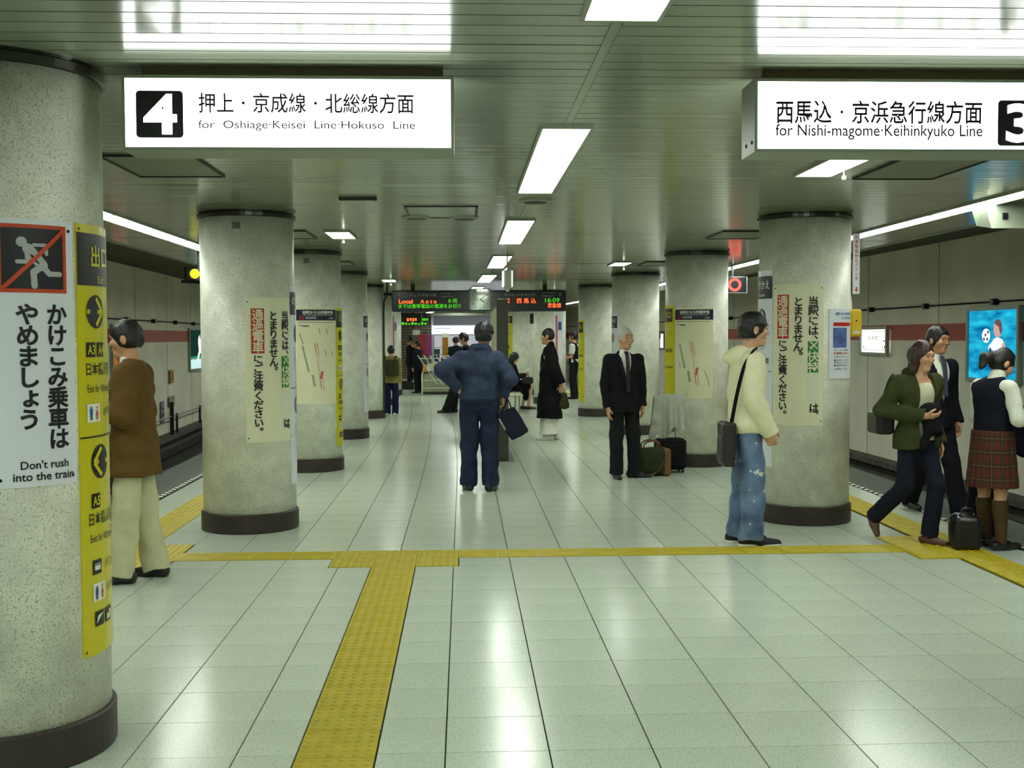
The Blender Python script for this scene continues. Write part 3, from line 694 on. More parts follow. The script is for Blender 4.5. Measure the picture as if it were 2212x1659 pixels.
# ---- travel-time maps
M_PAPER = mat('yellowed map paper', (222, 219, 184), rough=.6, var=.04, vscale=4)
def time_map(nm, pl, pr, pt, pb, label, flip):
    fn = onc(nm); ym = (pt+pb)/2
    ul, ur = hit(nm, pl, ym)[0], hit(nm, pr, ym)[0]; zt, zb = hit(nm, (pl+pr)/2, pt)[1], hit(nm, (pl+pr)/2, pb)[1]; W, H = ur-ul, zt-zb
    t = thing('travel_time_map', label, 'poster')
    curved_board('sheet', fn, ul, ur, zb, zt, .004, M_PAPER, t)
    U = lambda f: ul+f*W; Z = lambda f: zt-f*H
    decal('header', [rect(U(.0), U(1), Z(.135), Z(.022), 12)], fn, .0055, M_NAVY, t)
    decal('header_lettering', [[]]+[text('当駅からの所要時間', U(.52), Z(.052), w=W*.74, h=H*.034, bold=.02), text('The Time Required From This Station', U(.52), Z(.080), w=W*.70, h=H*.016), text('都営浅草線', U(.34), Z(.108), w=W*.24, h=H*.022), text('人形町', U(.84), Z(.112), w=W*.14, h=H*.018)], fn, .007, M_WHITE, t)
    decal('line_ring', [ring(U(.13), Z(.108), W*.03, W*.05)], fn, .007, M_SRED, t)
    red = [stroke((U(.42+.004*k), Z(.38+.0155*k)), (U(.47+.004*k), Z(.376+.0155*k)), H*.004) for k in range(30)]
    red += [stroke((U(.41), Z(.37)), (U(.58), Z(.86)), W*.012), stroke((U(.48), Z(.37)), (U(.64), Z(.86)), W*.012), stroke((U(.60), Z(.66)), (U(.56), Z(.74)), W*.06)]
    tag(decal('red_route', red, fn, .0055, mat('faded red print', (196, 90, 80), rough=.5), t), kind='stuff')
    gy = [stroke((U(.12+.0055*k), Z(.40+.0105*k)), (U(.165+.0055*k), Z(.402+.0105*k)), H*.006) for k in range(26)]+[stroke((U(.34+.004*k), Z(.70+.011*k)), (U(.40+.004*k), Z(.702+.011*k)), H*.006) for k in range(11)]
    if flip: gy += [stroke((U(.13), Z(.60)), (U(.34), Z(.98)), W*.012), stroke((U(.78), Z(.70)), (U(.90), Z(.85)), W*.014), stroke((U(.90), Z(.85)), (U(.72), Z(.86)), W*.008)]
    else: gy += [stroke((U(.52), Z(.22)), (U(.70), Z(.50)), W*.016), stroke((U(.70), Z(.22)), (U(.88), Z(.50)), W*.016), stroke((U(.08), Z(.27)), (U(.16), Z(.38)), W*.016)]
    gy += [rect(U(.05), U(.92), Z(.157), Z(.152), 12), rect(U(.07), U(.12), Z(.19), Z(.18)), rect(U(.14), U(.30), Z(.20), Z(.185), 3)]
    tag(decal('grey_print', gy, fn, .0055, mat('grey map print', (96, 102, 84), rough=.5), t), kind='stuff')
    if not flip: decal('curled_corner', [poly([(U(0), Z(1)), (U(.12), Z(1)), (U(0), Z(.965))])], fn, .012, M_CREAM, t)
    return settle(t, (COLS[nm][0], COLS[nm][1]-RC, zb))
time_map('L3', 641, 725, 664, 873, 'yellowed travel-time map with a curled corner on a column', False)
time_map('R3', 1459, 1540, 664, 861, 'yellowed travel-time map on the column behind the luggage', True)

# ---- things on the column by the hooded youth
nm = 'R2'; fn = onc(nm)
ul, ur = hit(nm, 1790, 740)[0], hit(nm, 1832, 740)[0]; zt, zb = hit(nm, 1812, 667)[1], hit(nm, 1812, 818)[1]; W, H = ur-ul+.03, zt-zb
t = thing('emergency_notice', 'white emergency notice with a blue photo, beside the yellow box', 'poster')
curved_board('board', fn, ul, ul+W, zb, zt, .010, M_OFFW, t)
U = lambda f: ul+f*W; Z = lambda f: zt-f*H
decal('blue_lettering', [[]]+[text('線路に人が転落', U(.55), Z(.07), w=W*.72, h=H*.04, bold=.02), text('などの緊急時', U(.66), Z(.13), w=W*.5, h=H*.04, bold=.02)], fn, .0145, M_BLUE, t)
decal('red_lettering', [[rect(U(.12), U(.9), Z(.245), Z(.195), 6)], text('非常停止ボタン', U(.48), Z(.635), w=W*.7, h=H*.035, bold=.02)], fn, .0145, M_SRED, t)
decal('blue_photo', [rect(U(.12), U(.70), Z(.555), Z(.27), 5)], fn, .0115, mat('photo blue', (84, 104, 160), rough=.4, var=.4, vscale=14), t)
decal('black_lettering', [[]]+[text(s_, U(.48), Z(f), w=W*.66, h=H*.028) for s_, f in (('ホームに設置の', .59), ('お知らせください', .685), ('●非常ボタンを押す', .735), ('電車が止まります', .77), ('●乗務員が確認する', .81), ('お客様のご協力を', .86))], fn, .0145, M_BLACK, t)
settle(t, (COLS[nm][0]+.2, COLS[nm][1]-RC, zb))
p = atY(1844, 700, 9.62); za, zb_ = atY(1844, 668, 9.62)[2], atY(1844, 728, 9.62)[2]
t = thing('emergency_button_box', 'yellow emergency button box on the side of a column', 'button box', (3.335, 9.66, zb_))
MB().bbox(-.02, .075, -.06, .06, 0, za-zb_, .014).put('case', mat('yellow plastic', (214, 178, 14), rough=.4), t)
o = MB().lathe([(.007, 0), (.007, .004), (.001, .005)], 10).put('button', M_BLACK, t); o.location = (.026, -.061, .14); o.rotation_euler = (PI/2, 0, 0)
MB().box(0, .06, -.0615, -.059, .03, .05).put('label_strip', M_PLATE, t)
MB().tube([(.0, 0, za-zb_-.01), (.0, 0, za-zb_+.06), (-.015, 0, za-zb_+.16)], .006, 6).put('conduit', M_WHITE, t)
za, zb_ = atY(1844, 505, 9.6)[2], atY(1844, 635, 9.6)[2]
t = thing('emergency_switch_plate', 'tall narrow white plate with red lettering above the yellow box', 'sign', (3.358, 9.6, zb_))
Hh = za-zb_
MB().box(-.027, .027, 0, .02, 0, Hh).put('plate', M_OFFW, t); f2 = flat((0, 0, 0), (1, 0, 0))
decal('lettering', vtext('列車緊急停止スイッチ', 0, Hh-.03, .039, .037, .01), f2, .002, M_SRED, t)
decal('arrow', [rect(-.006, .006, .04, .06), poly([(-.016, .04), (.016, .04), (0, .015)])], f2, .002, M_SRED, t)
for nm, n_, px_ in (('L2', '20', (510, 486)), ('L3', '21', (662, 563))):
    u, z = hit(nm, *px_); t = thing('column_number_plate', 'small number plate near the top of the column with the '+('passing-train notice' if nm == 'L2' else 'curled travel-time map'), 'plate')
    curved_board('plate', onc(nm), u-.035, u+.035, z-.03, z+.03, .003, mat('dim plate', (120, 128, 108), rough=.5), t, 3)
    decal('number', [text(n_, u, z, h=.04)], onc(nm), .005, M_BLACK, t); settle(t, (COLS[nm][0], COLS[nm][1]-RC, z))
# conduit down a column, strips on far columns
cx, cy = COLS['L5']
tag(MB().tube([(cx+.39, cy-.12, .1), (cx+.39, cy-.12, 2.1), (cx+.40, cy-.14, 2.3), (cx+.47, cy-.2, 2.45), (cx+.47, cy-.2, ZC)], .02, 8).put('conduit', M_DARK), 'dark conduit running down the far column beside the boy', 'conduit')
for nm, u0, c, lab in (('L6', .30, M_OFFW, 'white plate with red mark on a distant column behind the boy'), ('R6', .06, M_OFFW, 'pale notice board on a distant column behind the robed figure')):
    t = thing('far_notice', lab, 'sign'); fn = onc(nm); curved_board('board', fn, u0, u0+.26, 1.05, 2.25, .006, c, t, 6)
    decal('red_print', [rect(u0+.05, u0+.1, 1.2, 2.1)], fn, .008, M_PINK, t); decal('blue_print', [rect(u0+.12, u0+.22, 1.75, 1.95, 3)], fn, .008, M_BLUE, t)
    settle(t, (COLS[nm][0], COLS[nm][1]-RC, 1.05))
exit_strip('R7', -.60, 2.2, .6, 'yellow exit strip sign on a distant column past the departure board')

# ---- departure board with clock
BY = 22.4; xa, xb = atY(846, 650, BY)[0], atY(1223, 650, BY)[0]; zt, zb = atY(1000, 627, BY)[2], atY(1000, 673, BY)[2]; W, H = xb-xa, zt-zb
t = thing('departure_board', 'long black departure board with lit letters under the ceiling', 'display', ((xa+xb)/2, BY, zb))
MB().bbox(-W/2, W/2, 0, .35, 0, H, .02).put('housing', mat('black board', (26, 28, 28), rough=.25), t)
for s in (-1, 1): MB().box(s*W*.38-.04, s*W*.38+.04, .1, .2, H, ZC-zb+.002).put('hanger', M_DARK, t)
f2 = flat((0, 0, 0), (1, 0, 0)); k = BY/2455
U = lambda px: atY(px, 650, BY)[0]-(xa+xb)/2
Vv = lambda py: atY(1000, py, BY)[2]-zb
wd = [text('4', U(862), Vv(637), h=.055), text('押上 京成線方面', (U(884)+U(942))/2, Vv(637), w=U(942)-U(884), h=.055), text('for Oshiage', U(962), Vv(634), w=.20), text('Keisei Line', U(966), Vv(640), w=.22),
      text('西馬込 京急線方面', (U(1089)+U(1156))/2, Vv(637), w=U(1156)-U(1089), h=.05), text('for Nishi-magome', U(1186), Vv(633), w=.26), text('Keihinkyuko', U(1184), Vv(640), w=.24), text('3', U(1210), Vv(636), h=.065)]
decal('white_lettering', [[]]+wd, f2, .003, mat('dim white print', (150, 156, 146), rough=.5), t)
decal('red_led_text', [[]]+[text('Local', (U(861)+U(892))/2, Vv(651), w=U(891)-U(861), h=.08, bold=.02), text('A o t o', (U(908)+U(943))/2, Vv(651), w=U(943)-U(908), h=.078, bold=.02), text('普', U(1097), Vv(650), w=.08, h=.1, bold=.01), text('西 馬 込', (U(1116)+U(1158))/2, Vv(650), w=U(1158)-U(1116), h=.1, bold=.01), text('京急線', (U(1183)+U(1212))/2, Vv(660), w=U(1212)-U(1183), h=.095, bold=.015)], f2, .003, E_LRED, t)
decal('green_led_text', [[]]+[text('8 両', U(978), Vv(650), w=.17, h=.085), text('までは携帯電話の電源をお切り', (U(861)+U(995))/2, Vv(661), w=U(995)-U(861), h=.085, bold=.006), text('16:09', U(1193), Vv(649), w=U(1208)-U(1177), h=.085)], f2, .003, E_LGRN, t)
c = thing('platform_clock', 'square glass clock set in the middle of the departure board', 'clock', (U(1037)+(xa+xb)/2, BY, zb+.02))
hs = (U(1060)-U(1013))/2
MB().bbox(-hs, hs, -.05, .0, .0, hs*2, .02).put('case', M_SILV, c)
f3_ = flat((0, -.05, hs), (1, 0, 0))
decal('dial', [rrect(-hs+.012, hs-.012, -hs+.012, hs-.012, .03)], f3_, .002, mat('glass dial', (150, 164, 148), rough=.06, spec=.8), c)
decal('hour_marks', [stroke((hs*.72*math.sin(a), hs*.72*math.cos(a)), (hs*.86*math.sin(a), hs*.86*math.cos(a)), .012) for a in [i*PI/6 for i in range(12)]], f3_, .004, mat('green black print', (30, 70, 46), rough=.4), c)
a1, a2 = math.radians(124.5), math.radians(54)
decal('hands', [stroke((0, 0), (hs*.5*math.sin(a1), hs*.5*math.cos(a1)), .016), stroke((0, 0), (hs*.78*math.sin(a2), hs*.78*math.cos(a2)), .012)], f3_, .006, M_BLACK, c)
# second, more distant board
YB2 = 39.; t = thing('far_departure_board', 'distant departure board with red and green letters over the shutter', 'display', (atY(893, 696, YB2)[0], YB2, atY(893, 703, YB2)[2]))
MB().bbox(-.55, .75, 0, .3, 0, .40, .02).put('housing', MATS['black board'], t); f2 = flat((0, 0, 0), (1, 0, 0))
decal('red_led_text', [[]]+[rect(-.22+.09*k, -.16+.09*k, .14+.02*(k % 2), .25) for k in range(4)], f2, .003, E_LRED, t); decal('green_led_text', [[]]+[rect(-.4+.11*k, -.32+.11*k, .03, .11-.02*(k % 3)) for k in range(8)]+[rect(.3+.07*k, .35+.07*k, .16, .24) for k in range(3)], f2, .003, E_LGRN, t)
MB().box(-.05, .05, .1, .2, .40, ZC-t.location.z+.002).put('hanger', M_DARK, t)

# ---- hanging lit box, information board on edge, red ring signal, yellow disc signal
yy = 14.4; p = atY(1096, 602, yy)
t = thing('hanging_clock_box', 'double-sided clock box seen edge-on, hung from the ceiling by a rod', 'clock', (p[0], yy, atY(1096, 625, yy)[2]))
hh = atY(1096, 580, yy)[2]-t.location.z
MB().bbox(-.05, .055, -.13, .13, 0, hh, .03).put('case', mat('pale plastic', (186, 196, 176), rough=.4), t)
for s in (-1, 1): MB().bbox(s*.056-.008, s*.056+.008, -.11, .11, .03, hh-.03, .006).put('dial', emitter('lit clock dial', (.95, 1, .92), 2.), t)
MB().tube([(0, 0, hh-.005), (0, 0, ZC-t.location.z+.002)], .009, 8).put('rod', M_SILV, t)
MB().lathe([(.0, -.03), (.02, -.026), (.03, 0)], 14).put('lamp_knob', M_WHITE, t, True)
t = thing('information_board', 'tall dark information board standing edge-on in mid-platform', 'board', (.5, 14.45, 0))
bh = atY(1087, 645, 14.45)[2]
MB().bbox(-.07, .07, 0, 3.4, .0, bh, .01).put('panel', mat('dark brown panel', (62, 60, 50), rough=.5), t)
MB().box(-.15, .15, -.06, 3.46, 0, .012).put('base_plate', M_SILV, t)
for s in (-1, 1):
    for k in range(3):
        m = MB().box(s*.070-.006, s*.070+.006, .15+1.05*k, 1.1+1.05*k, .75, bh-.1); o = m.put('map_frame', M_SILV, t)
        MB().box(s*.0745-.004, s*.0745+.004, .18+1.05*k, 1.07+1.05*k, .78, bh-.13).put('map_sheet', M_PAPER, o)
yy = 16.5; p = atY(1590, 615, yy)
t = thing('ring_signal', 'black signal box with a glowing red ring beneath the edge lights', 'signal', (p[0], yy, p[2]))
MB().bbox(-.19, .17, 0, .14, -.125, .12, .012).put('case', M_BLACK, t)
decal('lit_ring', [ring(-.02, 0, .058, .098)], flat((0, 0, 0), (1, 0, 0)), .004, E_ORING, t)
m = MB(); m.box(-.185, .165, -.004, .01, -.122, -.114); m.box(.155, .165, -.004, .01, -.122, .118); m.put('rim', M_LGREY, t)
MB().tube([(-.04, .07, .115), (-.04, .07, ZC-p[2]+.002)], .02, 8).put('hanger', M_SILV, t)
yy = 13.7; p = atY(424, 592, yy)
t = thing('disc_signal', 'yellow and black round signal disc by the platform edge behind the numbered column', 'signal', (p[0], yy, p[2]))
for i, dx in enumerate((-.02, .06)):
    o = MB().lathe([(.0, -.02), (.055, -.02), (.062, 0), (.055, .03), (0, .03)], 20).put('disc', M_SYEL, t); o.rotation_euler = (PI/2, 0, .3); o.location = (dx, i*.05, 0)
o = MB().lathe([(.0, -.01), (.075, -.01), (.075, .02), (0, .02)], 20).put('hood', M_BLACK, t); o.rotation_euler = (PI/2, 0, .3); o.location = (.03, .03, 0)
MB().tube([(.02, .03, .05), (.02, .03, ZC-p[2]+.002)], .012, 8).put('hanger', M_DARK, t)

# ---- lit posters and marks on the tunnel walls
def wall_box(side, pxs, pys, label, name, paint, th=.06):
    xw = (WL if side < 0 else WR); s = 1 if side < 0 else -1
    xr = xw
    for it in range(4):
        a = atX(pxs[0], pys[0], xr); xr = bx(xw, a[1])
    a = atX(pxs[0], pys[0], xr); b = atX(pxs[1], pys[1], xr); y0, y1 = sorted((a[1], b[1])); z1, z0 = a[2], b[2]
    t = thing(name, label, 'poster', (xr, (y0+y1)/2, z0), 0)
    W, H = y1-y0, z1-z0; e = .055
    m = MB(); m.box(min(0, s*th), max(0, s*th), -W/2, W/2, 0, e); m.box(min(0, s*th), max(0, s*th), -W/2, W/2, H-e, H); m.box(min(0, s*th), max(0, s*th), -W/2, -W/2+e, e, H-e); m.box(min(0, s*th), max(0, s*th), W/2-e, W/2, e, H-e); m.put('frame', mat('poster frame', (146, 154, 142), rough=.4, metal=.4), t)
    # mapping: u to the right as seen from the platform, v up, origin at the picture's lower left
    fn = flat((s*(th-.03), (-(W/2-e) if s > 0 else (W/2-e)), e), (0, (1 if s > 0 else -1), 0))
    if s > 0: fn0 = fn; fn = lambda u, v, c: fn0(u, v, 0)+np.array([c, 0, 0])
    else: fn1 = fn; fn = lambda u, v, c: fn1(u, v, 0)+np.array([-c, 0, 0])
    paint(t, fn, W-2*e, H-2*e); return t
def face_em(name, col, st): return emitter(name, srgb(col)[:3], st)
def blue_poster(t, fn, w, h):
    m = bpy.data.materials.new('lit blue picture'); m.use_nodes = True; nt = m.node_tree; nt.nodes.clear()
    tc = nt.nodes.new('ShaderNodeTexCoord'); mp = nt.nodes.new('ShaderNodeMapping'); mp.inputs['Scale'].default_value = (1, .7, 3); nz = nt.nodes.new('ShaderNodeTexNoise'); nz.inputs['Scale'].default_value = 2.2; nz.inputs['Detail'].default_value = 3
    rp = nt.nodes.new('ShaderNodeValToRGB'); rp.color_ramp.elements[0].position = .35; rp.color_ramp.elements[1].position = .68
    rp.color_ramp.elements[0].color = srgb((0, 96, 150)); rp.color_ramp.elements[1].color = srgb((40, 190, 220))
    em = nt.nodes.new('ShaderNodeEmission'); em.inputs[1].default_value = 1.0; ou = nt.nodes.new('ShaderNodeOutputMaterial')
    for a, b in ((tc.outputs['Object'], mp.inputs[0]), (mp.outputs[0], nz.inputs[0]), (nz.outputs[0], rp.inputs[0]), (rp.outputs[0], em.inputs[0]), (em.outputs[0], ou.inputs[0])): nt.links.new(a, b)
    decal('picture', [rect(0, w, 0, h)], fn, 0, m, t)
    P = lambda a, b: (a*w, (1-b)*h)
    lw = face_em('lit white', (225, 235, 240), 1.1); ls = face_em('lit skin', (206, 160, 150), .9); ld = face_em('lit dark blue', (60, 60, 100), .7)
    decal('shirt', [poly([P(.52, .42), P(.60, .39), P(.70, .42), P(.76, .52), P(.72, .66), P(.56, .68), P(.50, .56)]), stroke(P(.55, .46), P(.45, .55), .06*w, True)], fn, .004, lw, t)
    decal('ball', [disc(*P(.37, .37), .085*w, 24, .105*h)], fn, .004, lw, t)
    decal('arm', [stroke(P(.73, .50), P(.70, .66), .055*w, True), stroke(P(.70, .66), P(.60, .64), .05*w, True)], fn, .006, ls, t)
    decal('head', [disc(*P(.61, .27), .085*w, 24, .125*h)], fn, .006, ls, t)
    decal('hair', [poly([P(.61+.092*math.cos(a), .265-.135*math.sin(a)) for a in [math.radians(g_) for g_ in range(-40, 150, 10)]]+[P(.57, .21), P(.63, .24), P(.655, .32)])], fn, .008, face_em('lit brown hair', (120, 90, 96), .7), t)
    decal('ball_marks', [[]]+[disc(*P(a, b), .018*w, 10, .024*h) for a, b in ((.36, .36), (.41, .32), (.33, .42), (.40, .42))], fn, .006, ld, t)
    decal('shorts', [stroke(P(.46, .57), P(.44, .72), .04*w, True)], fn, .006, ld, t)
wall_box(1, (2095, 2207), (665, 832), 'blue lit poster of a child with a football on the tunnel wall', 'football_poster', blue_poster)
def station_sign(t, fn, w, h):
    decal('lit_face', [rect(0, w, 0, h)], fn, 0, emitter('lit station sign', (.93, 1., .86), 1.15), t)
    P = lambda a, b: (a*w, (1-b)*h)
    decal('lettering', [[]]+[text('人形町', *P(.48, .37), w=w*.46, h=h*.2), text('Ningyocho', *P(.5, .57), w=w*.24, h=h*.05), rect(w*.06, w*.09, h*.2, h*.29), rect(w*.18, w*.2, h*.2, h*.29), rect(w*.84, w*.86, h*.2, h*.29), rect(w*.91, w*.95, h*.2, h*.29), rect(w*.06, w*.2, h*.14, h*.16), rect(w*.82, w*.95, h*.14, h*.16),
                        poly([P(.86, .48), P(.95, .48), P(.95, .42), P(.99, .50), P(.95, .58), P(.95, .52), P(.86, .52)])], fn, .003, mat('sign print', (40, 50, 50), rough=.5), t)
    decal('lines', [rect(0, w, h*.085, h*.10), rect(0, w, h*.91, h*.925)], fn, .003, M_GREY, t)
wall_box(1, (1863, 1921), (706, 769), 'white lit station name sign on the tunnel wall', 'station_name_sign', station_sign)
def plain_lit(t, fn, w, h): decal('lit_face', [rect(0, w, 0, h)], fn, 0, emitter('lit white sign', (.95, 1., .9), 3.), t); decal('lines', [rect(0, w, h*.08, h*.1), rect(0, w, h*.9, h*.92)], fn, .003, M_GREY, t)
wall_box(1, (1421, 1437), (718, 755), 'narrow white lit sign on the wall between two columns', 'lit_wall_sign', plain_lit)
wall_box(1, (1222, 1231), (727, 752), 'far white lit sign on the wall behind the robed figure', 'lit_wall_sign', plain_lit)
def golfer(t, fn, w, h):
    decal('picture', [rect(0, w, h*.26, h)], fn, 0, face_em('lit dark green picture', (24, 52, 44), .8), t)
    P = lambda a, b: (a*w, (1-b)*h)
    decal('grass', [poly([P(0, .70), P(1, .62), P(1, .74), P(0, .74)])], fn, .003, face_em('lit grass', (50, 150, 100), .8), t)
    decal('white_figure', [stroke(P(.50, .30), P(.53, .46), .15*w, True), stroke(P(.52, .48), P(.42, .74), .07*w, True), stroke(P(.55, .48), P(.72, .74), .07*w, True), stroke(P(.56, .36), P(.76, .48), .05*w, True)], fn, .005, face_em('lit white', (225, 235, 240), 1.1), t)
    decal('head', [disc(*P(.58, .16), .10*w, 16, .07*h)], fn, .005, face_em('lit tan', (150, 130, 90), .7), t)
    decal('caption', [rect(0, w, 0, h*.24)], fn, 0, face_em('lit caption', (190, 220, 220), 1.), t)
wall_box(-1, (405, 450), (708, 797), 'lit poster of a golfer on the tunnel wall behind the numbered column', 'golfer_poster', golfer)
def orange_pic(t, fn, w, h):
    decal('picture', [rect(0, w, 0, h)], fn, 0, face_em('lit pale border', (200, 206, 214), .7), t)
    decal('orange_print', [rect(w*.05, w*.95, h*.12, h*.95)], fn, .003, face_em('lit orange', (176, 100, 46), .7), t); decal('dark_shapes', [disc(w*.4, h*.4, w*.1), disc(w*.65, h*.3, w*.08), rect(w*.1, w*.5, h*.15, h*.22)], fn, .005, face_em('lit dark shape', (70, 46, 40), .6), t)
wall_box(-1, (236, 276), (700, 818), 'lit orange poster on the wall behind the man in brown', 'orange_poster', orange_pic)
xw = WL
def wall_plate(px_, py_, w_, h_, m, label, nm, marks=None):
    a = atX(px_, py_, WL); xr = bx(WL, a[1]); a = atX(px_, py_, xr)
    t = thing(nm, label, 'sign', (xr, a[1], a[2])); MB().box(0, .012, -w_/2, w_/2, -h_/2, h_/2).put('plate', m, t)
    if marks: decal('marks', marks, lambda u, v, c: np.array([.013+c, u, v]), .002, M_BLACK if nm != 'warning_sticker' else M_SRED, t)
wall_plate(371, 813, .28, .32, mat('orange plate', (190, 140, 20), rough=.5), 'small orange wall plate with red marks near the golfer poster', 'warning_sticker', [rect(-.05, .08, -.08, .1)])
wall_plate(371, 866, .5, .24, mat('pale plate', (168, 168, 146), rough=.6), 'pale wall plate with a black figure 2 under the orange plate', 'track_number_plate', [text('2', .05, 0, h=.2, bold=.02), rect(-.2, -.16, -.1, .1)])
wall_plate(351, 890, .22, .5, mat('lilac plate', (150, 146, 176), rough=.5), 'lilac notice low on the wall beside the man in brown', 'lilac_notice', [rect(-.06, .06, .05, .1), rect(-.06, .06, -.1, -.02)])
# ---- handrail on the far side of the left track
a = atX(395, 925, bx(WL+.25, 21)); xr = bx(WL+.2, a[1])
t = thing('track_handrail', 'black railing along the ledge across the track, golfer side', 'railing', (xr, a[1], -.62))
MB().tube([(bx(WL+.2, y)-xr, y-a[1], .42) for y in np.arange(14, 40, 2.)], .018, 6).put('rail_pipe', M_BLACK, t)
for y in (15., 18., a[1], 24., 27., 30.): MB().tube([(bx(WL+.2, y)-xr, y-a[1], -.002), (bx(WL+.2, y)-xr, y-a[1], .46 if y != a[1] else .75)], .03 if y != a[1] else .05, 6).put('post', M_BLACK, t)
y = 24.0; xq = bx(WL+1.3, y)
t = thing('overhead_bracket', 'dark bracket of the overhead conductor under the tunnel soffit', 'bracket', (xq, y, ZT))
MB().tube([(-.25, 0, .01), (-.25, 0, -.32), (.3, .2, -.32), (.3, .2, .01)], .02, 6).put('arms', M_BLACK, t); MB().tube([(-.25, -.3, -.32), (.3, .5, -.32)], .03, 8).put('insulator', M_DARK, t)
# ================================================================== soft shapes: blended round cones meshed by surface nets
A3 = lambda *a: np.array(a, float)
def unit(v): v = np.array(v, float); return v/(np.linalg.norm(v)+1e-9)
def rc(a, b, r1, r2=None, k=.02, sq=None, cut=None):   # round cone a->b; sq = (axis, factor) flattens; cut = [(point, normal)] keeps the side against the normal
    return dict(t='rc', a=np.array(a, float), b=np.array(b, float), r1=r1, r2=r1 if r2 is None else r2, k=k, sq=sq, cut=cut)
def el(c, r, ax=None, k=.02, cut=None, sub=False):     # ellipsoid with axes ax (rows)
    return dict(t='el', c=np.array(c, float), r=np.array(r, float), ax=np.eye(3) if ax is None else np.array(ax, float), k=k, cut=cut, sub=sub)
def bxp(c, r, ax=None, k=.01, rd=.01, sub=False, cut=None):   # rounded box
    return dict(t='bx', c=np.array(c, float), r=np.array(r, float), ax=np.eye(3) if ax is None else np.array(ax, float), k=k, rd=rd, sub=sub, cut=cut)
def _bounds(p):
    if p['t'] == 'rc':
        m = max(p['r1'], p['r2']); m *= max(1, p['sq'][1]) if p['sq'] else 1
        return np.minimum(p['a'], p['b'])-m, np.maximum(p['a'], p['b'])+m
    m = p['r'].max()*(1.75 if p['t'] == 'bx' else 1.); return p['c']-m, p['c']+m
def soft_mesh(prims, res, disp=None, cuts=()):
    lo = np.min([_bounds(p)[0] for p in prims if not p.get('sub')], 0)-3*res-.01; hi = np.max([_bounds(p)[1] for p in prims if not p.get('sub')], 0)+3*res+.01
    n = np.ceil((hi-lo)/res).astype(int)+1
    D = np.full(n, .5, np.float32); ax = [(lo[i]+res*np.arange(n[i])).astype(np.float32) for i in range(3)]
    for p in prims:
        mg = p['k']*1.2+3*res+.012; b0, b1 = _bounds(p)
        i0 = np.maximum(np.floor((b0-mg-lo)/res).astype(int), 0); i1 = np.minimum(np.ceil((b1+mg-lo)/res).astype(int)+1, n)
        if (i1 <= i0).any(): continue
        s = tuple(slice(i0[i], i1[i]) for i in range(3))
        X = ax[0][s[0]][:, None, None]; Y = ax[1][s[1]][None, :, None]; Z = ax[2][s[2]][None, None, :]
        if p['t'] == 'rc':
            a, d = p['a'], p['b']-p['a']; L = max(d@d, 1e-9)
            x, y, z = X-a[0], Y-a[1], Z-a[2]
            t = np.clip((x*d[0]+y*d[1]+z*d[2])/L, 0, 1)
            x, y, z = x-t*d[0], y-t*d[1], z-t*d[2]; q2 = x*x+y*y+z*z
            if p['sq']:
                v, f = p['sq']; pr = x*v[0]+y*v[1]+z*v[2]; q2 = q2+pr*pr*(1/(f*f)-1)
                dd = (np.sqrt(np.maximum(q2, 0))-(p['r1']+t*(p['r2']-p['r1'])))*(1+f)/2
            else: dd = np.sqrt(q2)-(p['r1']+t*(p['r2']-p['r1']))
        else:
            x, y, z = X-p['c'][0], Y-p['c'][1], Z-p['c'][2]; M = p['ax']; r = p['r']
            u = [(x*M[i][0]+y*M[i][1]+z*M[i][2]) for i in range(3)]
            if p['t'] == 'el':
                q = np.sqrt((u[0]/r[0])**2+(u[1]/r[1])**2+(u[2]/r[2])**2); dd = (q-1)*r.min()*(.5+.5*r.mean()/r.min())
            else:
                e = [np.abs(u[i])-(r[i]-p['rd']) for i in range(3)]
                dd = np.sqrt(sum(np.maximum(v, 0)**2 for v in e))+np.minimum(np.maximum(np.maximum(e[0], e[1]), e[2]), 0)-p['rd']
        for pt, nn in (p['cut'] or ()):
            dd = np.maximum(dd, (X-pt[0])*nn[0]+(Y-pt[1])*nn[1]+(Z-pt[2])*nn[2])
        k = p['k']; A = D[s]
        if p.get('sub'): D[s] = np.maximum(A, -dd)
        else:
            h = np.clip(.5+.5*(dd-A)/k, 0, 1); D[s] = dd*(1-h)+A*h-k*h*(1-h)
    X = ax[0][:, None, None]; Y = ax[1][None, :, None]; Z = ax[2][None, None, :]
    if disp: D += disp(X, Y, Z).astype(np.float32)
    for fn in cuts: D = np.maximum(D, fn(X, Y, Z))
    D[0] = D[-1] = .1; D[:, 0] = D[:, -1] = .1; D[:, :, 0] = D[:, :, -1] = .1
    S = D < 0
    c = S[:-1, :-1, :-1].astype(np.int8)
    for o in ((1, 0, 0), (0, 1, 0), (0, 0, 1), (1, 1, 0), (1, 0, 1), (0, 1, 1), (1, 1, 1)):
        c = c+S[o[0]:n[0]-1+o[0], o[1]:n[1]-1+o[1], o[2]:n[2]-1+o[2]]
    cells = np.argwhere((c > 0) & (c < 8)); ids = np.full(n-1, -1, np.int32); ids[tuple(cells.T)] = np.arange(len(cells))
    acc = np.zeros((len(cells), 3), np.float32); cnt = np.zeros(len(cells), np.float32)
    cor = [(0, 0, 0), (1, 0, 0), (0, 1, 0), (1, 1, 0), (0, 0, 1), (1, 0, 1), (0, 1, 1), (1, 1, 1)]
    val = [D[cells[:, 0]+o[0], cells[:, 1]+o[1], cells[:, 2]+o[2]] for o in cor]
    for i in range(8):
        for j in range(i+1, 8):
            df = np.array(cor[j])-np.array(cor[i])
            if np.abs(df).sum() != 1 or df.min() < 0: continue
            a, b = val[i], val[j]; m = (a < 0) != (b < 0); t = np.where(m, a/np.where(m, a-b, 1), 0)
            acc += m[:, None]*(np.array(cor[i])+t[:, None]*df); cnt += m
